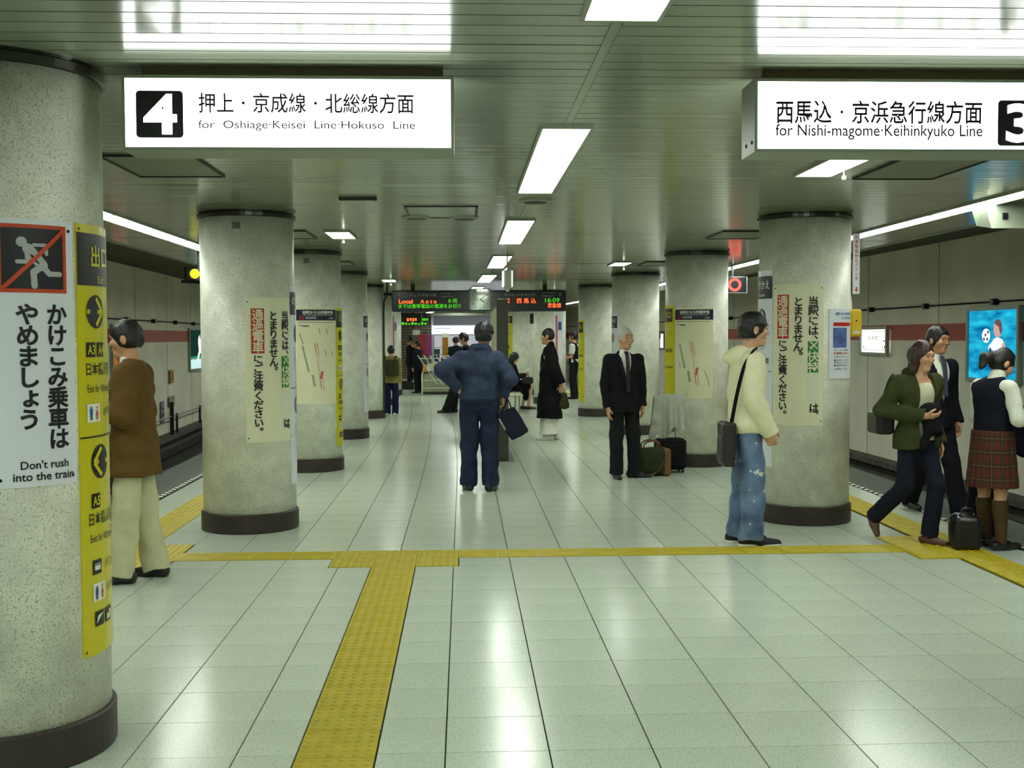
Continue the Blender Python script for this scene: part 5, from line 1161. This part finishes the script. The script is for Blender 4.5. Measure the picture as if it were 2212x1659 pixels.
def wave(src, k, th):
    a = nt.nodes.new('ShaderNodeMath'); a.operation = 'MULTIPLY'; a.inputs[1].default_value = k; nt.links.new(src, a.inputs[0])
    b = nt.nodes.new('ShaderNodeMath'); b.operation = 'SINE'; nt.links.new(a.outputs[0], b.inputs[0])
    c = nt.nodes.new('ShaderNodeMath'); c.operation = 'GREATER_THAN'; c.inputs[1].default_value = th; nt.links.new(b.outputs[0], c.inputs[0]); return c.outputs[0]
cur = None
def lay(fac, col, w_):
    global cur
    mx = nt.nodes.new('ShaderNodeMix'); mx.data_type = 'RGBA'; m2 = nt.nodes.new('ShaderNodeMath'); m2.operation = 'MULTIPLY'; m2.inputs[1].default_value = w_; nt.links.new(fac, m2.inputs[0]); nt.links.new(m2.outputs[0], mx.inputs[0])
    if cur is None: mx.inputs[6].default_value = srgb((88, 32, 27))
    else: nt.links.new(cur, mx.inputs[6])
    mx.inputs[7].default_value = srgb(col); cur = mx.outputs[2]
lay(wave(at.outputs[0], 14, .2), (30, 31, 20), .6); lay(wave(sx.outputs[2], 62, .2), (30, 32, 20), .6); lay(wave(at.outputs[0], 14, .97), (116, 100, 56), .4); lay(wave(sx.outputs[2], 62, .97), (116, 100, 56), .4)
nt.links.new(cur, b_.inputs['Base Color'])
pl = lambda X, Y, Z: .020*np.abs(((np.arctan2(X, Y)*24/(2*PI)) % 1)-.5)*np.clip((.86-Z)/.15, 0, 1)
soft('skirt', [rc((0, .0, .43), (0, 0, .88), .205, .160, k=.02, sq=(YAX, .88), cut=[((0, 0, .465), (0, 0, -1)), ((0, 0, .89), (0, 0, 1))])], .008, PLAID, t, pl)
for q in 'RL': soft('sock', [rc(J['kn'+q]*.8+J['an'+q]*.2, J['an'+q]-A3(0, 0, .02), .056, .040, k=.02, cut=[(J['kn'+q]*.84+J['an'+q]*.16, (0, 0, 1))]), rc(J['kn'+q]*.72+J['an'+q]*.28-A3(0, .016, 0), J['kn'+q]*.5+J['an'+q]*.5-A3(0, .012, 0), .050, .042, k=.02, cut=[(J['kn'+q]*.84+J['an'+q]*.16, (0, 0, 1))])], .008, cloth('brown knee sock', (78, 62, 38)), t)
shoes(t, J, mat('black loafer', (22, 20, 22), rough=.3), low=.03)

# ---- people farther along
def simple(label, loc, hd, h, top, bottom, shoe, hairs=('short', 'black'), hem=.44, skin='tan', sleeve='long', shirt=None, g=1., vest=None, sole=None, **ov):
    J = skel(h, **ov); t = person(label, loc, hd, J, skin, hairs, res=.012, g=g, face=True)
    soft('jacket' if sleeve == 'long' else 'shirt', top_prims(J, hem*h, .008, g, .188 if hem < .5 else .165, sleeve=sleeve), .012, top, t, folds(20, .004, 24), ([lambda X, Y, Z: np.where(Y+0*X+0*Z > .03, (np.maximum(Z-.6*h, 0)*.2-np.abs(X))*.9, -1.)] if shirt else ()))
    if shirt: soft('shirt', top_prims(J, .55*h, -.004, g, .12, sleeve=None)+[rc(J['neck']+A3(0, .01, -.03), J['neck']+A3(0, .018, .006), .064, .060, k=.01)], .012, shirt, t)
    if vest: soft('vest', top_prims(J, .52*h, .014, g, .15, sleeve=None), .012, vest, t, None, [lambda X, Y, Z: np.abs(X)-.16+0*Y+0*Z])
    soft('trousers', trouser_prims(J, .006, g, .072, .068), .012, bottom, t, folds(21, .004, 28)); shoes(t, J, shoe, sole=sole, res=.012); return t, J
BL = MATS['dark leather']
t, J = simple('boy in a beige jacket with an olive backpack by a far column', (-1.47, 23.2, 0), -8, 1.44, cloth('beige jacket', (150, 134, 84)), cloth('navy trousers', (28, 34, 66)), mat('white trainers', (214, 218, 210), rough=.6), hem=.47)
soft('backpack', [bxp((.06, -.20, .98), (.13, .07, .17), rd=.05), bxp((.06, -.25, .90), (.09, .05, .08), rd=.03, k=.02)], .012, cloth('olive backpack', (66, 66, 40)), t)
for sg in (-1, 1): MB().sheet(catmull([(sg*.1, -.15, 1.10), (sg*.11, -.06, 1.22), (sg*.11, .08, 1.12), (sg*.12, .03, .95)], 5), (1, 0, 0), .015, .008).put('backpack_strap', MATS['olive backpack'], t)
J_ = dict(wrR=(.10, .22, 1.10), elR=(.2, .02, 1.04), wrL=(-.08, .22, 1.10), elL=(-.2, .02, 1.04), hdR=(-.3, .8, .3), hdL=(.3, .8, .3), curl=.8, hf=(0, .9, -.4))
simple('man in a black suit looking at his hands beyond the wire rack', (-1.66, 35.4, 0), -75, 1.62, SUIT, SUIT2, BL, shirt=M_WHITE, hem=.46, **J_)
simple('person in dark clothes raising a hand by the wire rack', (-1.30, 32.6, 0), 60, 1.50, cloth('dark navy cloth', (26, 28, 40)), SUIT2, BL, wrR=(.14, .22, 1.30), elR=(.2, .1, 1.06), hdR=(-.2, .5, .8), hairs=('short', 'black'))
simple('man in a dark suit leaning back with his feet stretched out', (-.06, 24.0, 0), 84, 1.72, SUIT, SUIT2, mat('black leather', (24, 24, 30)), shirt=M_WHITE, pelvis=(0, -.02, .86), waist=(0, -.08, 1.02), chest=(0, -.12, 1.22), neck=(0, -.10, 1.40), head=(0, -.06, 1.57), shR=(.185, -.12, 1.36), shL=(-.185, -.12, 1.36), elR=(.22, -.1, 1.1), elL=(-.22, -.1, 1.1), wrR=(.12, .14, 1.05), wrL=(-.12, .14, 1.05), hdR=(-.5, .8, 0), hdL=(.5, .8, 0), hipR=(.09, -.02, .86), hipL=(-.09, -.02, .86), knR=(.09, .12, .47), knL=(-.09, .16, .47), anR=(.09, .16, .085), anL=(-.10, .30, .085), hf=(0, .9, -.35))
simple('customer in a dark cap and jacket at the kiosk counter', (-.22, 32.75, 0), 20, 1.62, cloth('dark navy cloth', (26, 28, 40)), SUIT2, BL, hairs=('full', 'black'))
simple('man in a black vest and white short sleeves by the yellow strip', (2.82, 29.0, 0), 70, 1.72, cloth('white short-sleeved shirt', (222, 224, 216), var=.03), SUIT2, BL, sleeve='short', vest=SUIT, hem=.54, wrL=(-.16, .22, 1.06), elL=(-.22, .0, 1.08), hdL=(.4, .9, 0), wrR=(.15, .22, 1.04), elR=(.22, 0, 1.08), hdR=(-.4, .9, 0))
# seated woman reading
h = 1.58
J = skel(h, pelvis=(0, -.02, .52), waist=(0, -.04, .64), chest=(0, -.02, .83), neck=(0, .02, 1.0), head=(0, .07, 1.15), hf=(0, .85, -.5), shR=(.165, 0, .955), shL=(-.165, 0, .955), elR=(.2, .08, .72), elL=(-.2, .08, .72), wrR=(.09, .27, .76), wrL=(-.07, .27, .76), hdR=(-.2, .8, .3), hdL=(.2, .8, .3), curl=.5, hipR=(.08, 0, .52), hipL=(-.08, 0, .52), knR=(.08, .42, .50), knL=(-.10, .40, .49), anR=(.06, .36, .09), anL=(-.10, .28, .09))
t = person('seated woman in black reading on the bench', (1.05, 24.75, .0), -75, J, 'pale', ('bob', 'black'), res=.012)
soft('top', top_prims(J, .50, .008, .95, .15), .012, cloth('black knit', (18, 18, 20)), t, folds(22, .003, 30))
soft('skirt', [rc((0, -.02, .53), (0, .34, .53), .165, .15, k=.03, sq=((0, 0, 1), .8), cut=[((0, .40, 0), (0, 1, 0))]), rc((0, .28, .5), (0, .32, .34), .15, .14, k=.03, sq=(YAX, .5))], .012, MATS['black knit'], t, folds(23, .005, 24))
shoes(t, J, BL, res=.012, low=.03)
# ================================================================== bags and luggage
M_OLV = cloth('olive canvas', (52, 56, 36), var=.1); M_TANL = mat('tan leather', (112, 78, 40), rough=.5, var=.12); M_BLKB = cloth('black nylon', (20, 20, 24), var=.1)
M_LTH = mat('black bag leather', (18, 18, 22), rough=.32)
# olive holdall beside the suited man
t = thing('holdall', 'olive canvas holdall with tan leather ends beside the suited man', 'bag', (2.15, 12.95, 0), .12)
soft('body', [bxp((-.02, 0, .16), (.19, .14, .155), rd=.07)], .009, M_OLV, t, folds(30, .006, 20), [lambda X, Y, Z: -Z+.002+0*X+0*Y])
soft('end_panel', [bxp((.155, 0, .155), (.045, .15, .160), rd=.035)], .009, M_TANL, t, None, [lambda X, Y, Z: -Z+.001+0*X+0*Y])
MB().sheet(catmull([(.15, -.152, .28), (.11, -.158, .18), (.02, -.158, .05), (-.06, -.15, .01)], 6), (.6, 0, .8), .02, .008).put('strap', M_TANL, t)
for yy in (-.05, .05): MB().tube(catmull([(-.10, yy, .30), (-.09, yy*1.2, .37), (0, yy*1.3, .40), (.08, yy*1.2, .37), (.09, yy, .30)], 6), .010, 8).put('handle', M_TANL, t, True)
# black suitcase with raised handle, grey coat thrown over
t = thing('suitcase', 'black upright suitcase with a raised handle against a column', 'suitcase', (2.42, 13.22, 0), .1)
MB().bbox(-.17, .17, -.12, .12, .035, .40, .03).put('shell', M_BLKB, t)
MB().bbox(-.13, .13, -.135, -.11, .07, .34, .012).put('front_pocket', M_BLKB, t)
for x in (-.13, .13):
    for y in (-.08, .08):
        o = MB().lathe([(.018, -.012), (.024, -.01), (.024, .01), (.018, .012)], 12).put('wheel', M_DARK, t); o.rotation_euler = (0, PI/2, 0); o.location = (x, y, .024)
MB().tube([(-.10, .06, .39), (-.10, .06, .89), (.08, .06, .89), (.08, .06, .39)], .010, 8).put('pull_handle', M_SILV, t)
t = thing('grey_coat', 'pale grey coat thrown over the suitcase handle', 'coat', (2.41, 13.28, .40), .1)
COATM = cloth('pale grey coat', (176, 178, 164), var=.08)
def drape(nu, nv, half, ridge, hemf, hemb, amp):          # cloth hung over a bar: front hem -> ridge -> back hem, with folds
    V = []; fs = []; N = nu+1
    for side in (0, 1):
        for j in range(nv+1):
            v = j/nv
            for i in range(nu+1):
                u = i/nu*2-1; fr = 1-min(1, v/.5); bk = max(0, v-.5)/.5; d = fr if v < .5 else bk; sg = -1 if v < .5 else 1
                hm = hemf(u) if v < .5 else hemb(u); z = ridge(u)*(1-d**1.1)+hm*d**1.1; w = half*(1+.22*d)
                y = sg*(.03*math.sin(min(1, d*5)*PI/2)+.075*d+amp*d*(math.sin(u*9.5+1.2)+.5*math.sin(u*19+v*3)))
                V.append((u*w+.03*d*sg, y+(.005 if side else -.005)*sg, z+(.006 if side and d < .1 else 0)))
    M = (nu+1)*(nv+1)
    for side in (0, 1):
        for j in range(nv):
            for i in range(nu):
                q = (side*M+j*N+i, side*M+j*N+i+1, side*M+j*N+N+i+1, side*M+j*N+N+i); fs.append(q if side == 0 else q[::-1])
    rim = [i for i in range(N)]+[j*N+nu for j in range(1, nv+1)]+[nv*N+i for i in range(nu-1, -1, -1)]+[j*N for j in range(nv-1, 0, -1)]
    for k in range(len(rim)): a_, b_ = rim[k], rim[(k+1) % len(rim)]; fs.append((a_, b_, M+b_, M+a_))
    return mesh(V, fs, 'coat')
link('coat', drape(40, 36, .178, lambda u: .50+.012*math.cos(u*3), lambda u: .02+.10*abs(u+.25)+.05*math.sin(u*5), lambda u: .05+.08*u*u, .020), COATM, t, True)
soft('sleeve', [rc((-.13, -.07, .42), (-.185, -.13, .20), .052, .046, k=.03, sq=(YAX, .55)), rc((-.185, -.13, .20), (-.25, -.15, -.02), .046, .040, k=.03, sq=(YAX, .55), cut=[((-.25, -.15, -.02), unit(A3(-.065, -.02, -.22)))])], .008, COATM, t, folds(31, .008, 34))
# bag of the denim man
t = thing('tote_bag', 'dark blue tote bag dangling from the hand of the denim man', 'bag', (.47, 11.74, .70), 0)
R_ = Matrix.Rotation(math.radians(-30), 3, 'Y'); AX = [tuple(R_ @ Vector(v)) for v in ((1, 0, 0), (0, 1, 0), (0, 0, 1))]
soft('body', [bxp((.04, 0, 0), (.105, .035, .155), AX, rd=.025)], .008, cloth('dark blue bag cloth', (34, 38, 54), var=.06), t, folds(32, .004, 26))
e0 = Vector((.04, 0, 0)); ex, ez = R_ @ Vector((1, 0, 0)), R_ @ Vector((0, 0, 1))
soft('white_print', [bxp(e0-ex*.101+ez*.05, (.008, .036, .07), AX, rd=.004)], .006, mat('white bag print', (190, 190, 186), rough=.5, var=.5, vscale=26), t)
for yy in (-.02, .02): MB().tube(catmull([tuple(e0+ez*.14-ex*.08+Vector((0, yy, 0))), (-.03, yy*.5, .22), (-.045, 0, .285)], 5), .007, 6).put('handle', M_BLKB, t)
MB().tube(catmull([tuple(e0+ez*.14+ex*.06), (-.0, 0, .22), (-.045, 0, .285)], 5), .007, 6).put('handle', M_BLKB, t)
# robed figure's bag
t = thing('drawstring_bag', 'small olive bag held by the robed figure', 'bag', (1.535, 17.28, .50), 0)
soft('body', [rc((0, 0, .06), (0, 0, .20), .075, .045, k=.02, sq=(YAX, .5)), bxp((0, 0, .05), (.075, .035, .05), rd=.02)], .009, M_OLV, t)
MB().tube(catmull([(-.03, 0, .22), (-.01, 0, .30), (.02, 0, .22)], 5), .006, 6).put('handle', M_BLKB, t)
# shoulder bag of the youth
t = thing('shoulder_bag', 'dark brown shoulder bag hanging behind the hooded youth', 'bag', (1.985, 8.50, .62), 0)
soft('body', [bxp((0, 0, .16), (.045, .13, .168), rd=.025), bxp((-.035, 0, .12), (.02, .10, .10), rd=.015)], .008, mat('dark brown bag', (38, 26, 28), rough=.5, var=.15), t, folds(33, .004, 20))
MB().sheet(catmull([(.02, -.06, .30), (.055, -.11, .55), (.10, -.15, .76), (.165, -.14, .862), (.215, -.02, .88), (.19, .1, .80)], 6), (.5, .0, .25), .030, .006).put('strap', M_BLKB, t)
# woman's bag and the dark jacket over her arm
t = thing('handbag', 'black handbag on the shoulder of the woman in green', 'bag', (3.22, 8.62, .86), 0)
soft('body', [bxp((.0, .02, .06), (.07, .13, .085), rd=.035)], .009, M_LTH, t)
MB().sheet(catmull([(-.0, -.07, .13), (.03, -.09, .32), (.09, -.05, .44), (.09, .08, .38), (.02, .10, .14)], 6), (1, 0, 0), .014, .006).put('strap', M_LTH, t)
t = thing('folded_jacket', 'dark folded jacket clutched by the woman in green', 'clothing', (3.51, 8.43, .93), 0)
soft('cloth', [el((.02, -.01, .08), (.075, .055, .07), k=.03), rc((-.01, 0, .06), (.03, -.02, -.05), .065, .055, k=.04, sq=(YAX, .75)), rc((.0, -.02, -.05), (-.05, -.01, -.17), .05, .035, k=.03, sq=(YAX, .7)), rc((.05, -.01, .0), (.07, .0, -.08), .045, .03, k=.03)], .008, M_BLKB, t, folds(34, .008, 34))
# schoolgirl's bags and coat
t = thing('school_bag', 'shiny black school bag on the tactile paving', 'bag', (3.73, 8.28, .006), -.1)
soft('body', [bxp((0, 0, .12), (.095, .10, .125), rd=.035), rc((-.05, 0, .22), (.05, 0, .22), .045, k=.03)], .008, M_LTH, t, folds(35, .003, 26))
MB().tube(catmull([(-.05, -.03, .25), (-.03, -.05, .30), (.03, -.05, .30), (.05, -.03, .25)], 5), .008, 8).put('handle', M_LTH, t)
for x in (-.05, .05): MB().lathe([(.009, 0), (.009, .006), (.003, .008)], 10).put('buckle', M_SILV, t).location = (x, -.04, .258)
t = thing('sports_bag', 'tall black sports bag standing behind the schoolgirl', 'bag', (3.98, 8.62, .0), .3)
soft('body', [rc((0, 0, .10), (.07, .02, .50), .13, .10, k=.02, sq=(YAX, .75)), bxp((.0, 0, .07), (.15, .10, .07), rd=.03)], .009, M_BLKB, t, folds(36, .006, 20), [lambda X, Y, Z: -Z+.001+0*X+0*Y])
MB().tube(catmull([(.02, -.04, .60), (.01, -.05, .72), (.06, -.04, .74), (.10, -.03, .58)], 5), .010, 6).put('handle', M_BLKB, t)
t = thing('draped_blazer', 'dark navy blazer draped over the arms of the schoolgirl', 'clothing', (4.17, 8.42, .90), -.5)
soft('cloth', [rc((-.13, .0, .08), (.10, .0, .10), .05, .06, k=.03), rc((-.08, -.02, .06), (-.06, -.02, -.13), .08, .07, k=.03, sq=(YAX, .6)), rc((.06, 0, .08), (.07, 0, -.15), .085, .075, k=.03, sq=(YAX, .6)), rc((-.06, 0, -.1), (-.09, 0, -.24), .06, .04, k=.03, sq=(YAX, .6))], .009, cloth('navy blazer', (22, 24, 38)), t, folds(37, .008, 28))
# briefcase, book
t = thing('briefcase', 'dark boxy case standing by the feet of the far suited man', 'bag', (-1.72, 34.9, 0))
MB().bbox(-.2, .2, -.08, .08, 0, .26, .03).put('case', M_LTH, t); MB().tube(catmull([(-.06, 0, .25), (-.05, 0, .30), (.05, 0, .30), (.06, 0, .25)], 4), .01, 6).put('handle', M_LTH, t)
t = thing('open_book', 'open white book held by the seated woman', 'book', (1.31, 24.68, .80))
for sg in (-1, 1): MB().add([(0, sg*.0, 0), (.0, sg*.10, .02), (.14, sg*.10, .11), (.14, 0, .09), (0, 0, .012), (0, sg*.1, .032), (.14, sg*.1, .122), (.14, 0, .102)], [(0, 1, 2, 3), (4, 5, 6, 7), (0, 1, 5, 4), (1, 2, 6, 5), (2, 3, 7, 6), (3, 0, 4, 7)]).put('pages', M_WHITE, t)
t = thing('lap_bag', 'black handbag on the lap of the seated woman', 'bag', (1.36, 24.66, .60))
soft('body', [bxp((.03, 0, .05), (.12, .08, .075), rd=.03)], .012, M_LTH, t); MB().tube(catmull([(-.04, -.05, .11), (0, -.06, .20), (.08, -.05, .10)], 5), .008, 6).put('handle', M_LTH, t)
# bench
t = thing('bench', 'pale bench with metal legs under the seated woman', 'bench', (1.0, 24.75, 0))
for k in range(3): MB().bbox(-.24, .24, -1.2+.0, 1.2, .0, .03, .008).put('slat', mat('pale bench seat', (186, 186, 158), rough=.5), t)
for k, o in enumerate([c for c in t.children]): o.location = (0, 0, .36); o.scale = (.31, 1, 1); o.location.x = -.16+.16*k
for y in (-.95, .95):
    for x in (-.17, .17): MB().tube([(x, y, 0), (x, y, .365)], .018, 8).put('leg', M_SILV, t)
MB().bbox(-.26, -.22, -1.2, 1.2, .42, .80, .01).put('backrest', MATS['pale bench seat'], t)
for y in (-.95, .95): MB().tube([(-.2, y, .36), (-.24, y, .6)], .016, 8).put('back_support', M_SILV, t)

# ================================================================== kiosk at the far end
KY = 33.4; kx0, kx1 = atY(934, 780, KY)[0], 1.45
t = thing('kiosk', 'lit platform kiosk with a white fascia and crowded display front', 'kiosk', ((kx0+kx1)/2, KY, 0)); KW = kx1-kx0; kz = lambda py: atY(980, py, KY)[2]
M_KSK = mat('kiosk panel', (196, 200, 206), rough=.4); 
MB().box(-KW/2, KW/2, 1.9, 1.95, 0, 2.25).put('back_wall', M_KSK, t)
for s in (-1, 1): MB().box(s*KW/2-.03, s*KW/2+.03, .0, 1.95, 0, 2.25).put('side_wall', M_KSK, t)
MB().box(-KW/2-.05, KW/2+.05, -.15, 1.95, 2.22, 2.30).put('roof', M_GREY, t)
MB().box(-KW/2, KW/2, -.06, .0, kz(722), kz(703)).put('lit_fascia', emitter('lit kiosk fascia', (.9, .95, 1.), 1.3), t)
f2 = flat((0, -.06, 0), (1, 0, 0))
for k in range(7): decal('fascia_mark', [stroke((.05+.09*k, kz(712)-.03*(k % 2)), (.10+.09*k, kz(717)+.02*(k % 3)), .022, True), stroke((.06+.09*k, kz(716)), (.09+.09*k, kz(713)), .014, True)], f2, .004, M_BLUE, t)
decal('fascia_stripe', [rect(-KW/2+.05, -KW/2+.55, kz(710), kz(709))], f2, .004, M_BLUE, t)
MB().box(-KW/2, KW/2, -.05, .55, 0, kz(800)).put('counter', mat('kiosk counter', (150, 156, 150), rough=.5), t)
MB().box(-KW/2+.05, KW/2-.05, .55, .60, kz(800), kz(724)).put('display_back', emitter('lit kiosk interior', (.9, .95, 1.), .4), t)
for k in range(4): MB().box(-KW/2+.05, KW/2-.05, .15, .55, kz(798)+.21*k, kz(798)+.21*k+.02).put('shelf', M_KSK, t)
# goods on the kiosk, each its own
cols = [(176, 40, 40), (210, 140, 30), (60, 130, 90), (180, 60, 110), (220, 220, 214), (60, 90, 160), (120, 50, 100), (200, 190, 120)]
kx, ky = (kx0+kx1)/2, KY
for r_ in range(3):
    for c_ in range(9):
        wv = .12+.03*((c_*7+r_) % 3); hv = .13+.03*((c_+2*r_) % 3); x = kx-KW/2+.13+.20*c_; ci = (c_*3+r_*5) % 8
        o = MB().bbox(-wv/2, wv/2, -.03, .03, 0, hv, .004).put('magazine_pack', mat('pack %d' % ci, cols[ci], rough=.4)); o.location = (x, ky+.30, kz(798)+.02+.21*r_); o.rotation_euler = (0, 0, 0)
        tag(o, 'small colourful packet on a shelf of the kiosk', 'packet', 'packets on the kiosk shelves')
for c_ in range(9):
    ci = (c_*5+3) % 8; o = MB().bbox(-.09, .09, -.012, .012, 0, .27, .004).put('display_magazine', mat('pack %d' % ci, cols[ci])); o.location = (kx-KW/2+.15+.215*c_, ky-.085, kz(800)-.12-.02*(c_ % 3)); o.rotation_euler = (-.22, 0, 0)
    tag(o, 'magazine shown on the front of the kiosk counter', 'magazine', 'magazines on the kiosk front')
MB().box(-KW/2, KW/2, -.16, -.05, kz(800)-.20, kz(800)-.16).put('front_ledge', M_KSK, bpy.data.objects['kiosk'])
t = thing('drink_banner', 'tall orange drink banner hung on the kiosk front', 'banner', (atY(962, 745, KY-.1)[0], KY-.12, kz(772)))
MB().bbox(-.11, .11, 0, .03, 0, kz(720)-kz(772), .01).put('panel', M_WHITE, t); decal('orange_print', [rect(-.08, .08, .06, kz(720)-kz(772)-.12)], flat((0, 0, 0), (1, 0, 0)), .003, mat('orange print', (176, 116, 24), rough=.5, var=.3, vscale=12), t)
for px_, c, lb in ((911, (170, 40, 46), 'red'), (925, (150, 60, 120), 'purple')):
    t = thing('hanging_poster', lb+' poster hung at the side of the kiosk', 'poster', (atY(px_, 745, KY-.3)[0], KY-.3, kz(768)))
    MB().bbox(-.10, .10, 0, .02, 0, kz(722)-kz(768), .005).put('sheet', mat(lb+' poster print', c, rough=.5, var=.35, vscale=9), t)
    MB().tube([(0, .01, kz(722)-kz(768)-.01), (0, .01, ZC-kz(768)+.002)], .006, 6).put('hanging_cord', M_SILV, t)
# wire racks in front
t = thing('wire_rack', 'sloping white wire display rack in front of the kiosk', 'rack', (atY(945, 845, 31.9)[0], 31.9, 0))
M_WIRE = mat('white wire', (198, 206, 186), rough=.5)
for x in (-.42, .42):
    MB().tube([(x, -.28, .02), (x, -.22, .55), (x*.98, -.05, .62), (x*.95, .3, .62)], .022, 8).put('leg', M_WIRE, t); MB().tube([(x, .30, .0), (x, .30, .62)], .022, 8).put('leg', M_WIRE, t)
for k in range(6): MB().tube([(-.55+.17*k, .28, 1.08), (-.48+.17*k, .12, .98), (.0+.14*k, -.28, .28), (.05+.14*k, -.34, .30)], .014, 6).put('rod', M_WIRE, t)
for z in (.18, .40): MB().tube([(-.42, -.24, z), (.42, -.24, z)], .014, 6).put('cross_bar', M_WIRE, t)
MB().tube([(-.5, .16, 1.0), (.4, .16, 1.0)], .014, 6).put('cross_bar', M_WIRE, t)
MB().bbox(-.38, .38, -.05, .28, .05, .55, .02).put('bin', mat('grey bin', (150, 152, 128), rough=.6), t); MB().box(-.40, .40, -.08, .30, .0, .05).put('plinth', M_DARK, t)
for k in range(7):
    ci = (k*3+1) % 8; o = MB().bbox(-.07, .07, -.015, .015, 0, .22, .004).put('magazine', mat('pack %d' % ci, cols[ci])); p_ = t.location
    o.location = (p_.x-.34+.12*k, p_.y+.02, .63+.02*(k % 3)); o.rotation_euler = (-.5, 0, 0); tag(o, 'magazine leaning on the wire rack by the kiosk', 'magazine', 'magazines on the wire rack')
t = thing('signal_post', 'thin dark post with a small signal box, past the seated woman', 'signal', (1.84, 29.2, 0))
MB().tube([(0, 0, 0), (0, 0, 1.98)], .035, 10).put('post', M_DARK, t); MB().bbox(-.13, .07, -.09, .09, 1.93, 2.19, .02).put('box', M_BLACK, t); MB().box(.04, .07, -.02, .02, .0, 1.9).put('white_strip', M_OFFW, t)
# dark shutter wall beyond, small white tag on it
YS_ = 44.; xa_, xb_ = atY(855, 780, YS_)[0]-.6, atY(935, 780, YS_)[0]+.2
t = thing('roller_shutter', 'brown slatted roller shutter at the far end of the platform', 'shutter', ((xa_+xb_)/2, YS_, 0)); w_ = xb_-xa_
for k in range(22): MB().add([(-w_/2, 0, .11*k), (w_/2, 0, .11*k), (w_/2, -.03, .11*k+.03), (-w_/2, -.03, .11*k+.03), (-w_/2, -.02, .11*k+.105), (w_/2, -.02, .11*k+.105), (w_/2, .03, .11*k+.11), (-w_/2, .03, .11*k+.11)], [(0, 1, 2, 3), (3, 2, 5, 4), (4, 5, 6, 7), (7, 6, 1, 0), (0, 3, 4, 7), (1, 6, 5, 2)]).put('slat', mat('brown shutter', (78, 70, 54), rough=.5), t)
MB().box(-w_/2, w_/2, .03, .2, 0, 2.42).put('frame', M_TUN, t)
t = thing('hanging_tag', 'small white card hung before the brown shutter', 'sign', (atY(899, 720, 43.)[0], 43., atY(899, 724, 43.)[2]))
MB().bbox(-.14, .14, 0, .02, 0, .2, .004).put('card', M_LGREY, t); MB().tube([(0, .01, .195), (0, .01, ZC-t.location.z+.002)], .006, 6).put('hanging_cord', M_SILV, t)
print('OBJECTS', len(bpy.data.objects), 'nslat', nslat, 'tiles', len(near_tiles), 'blocks', nb)
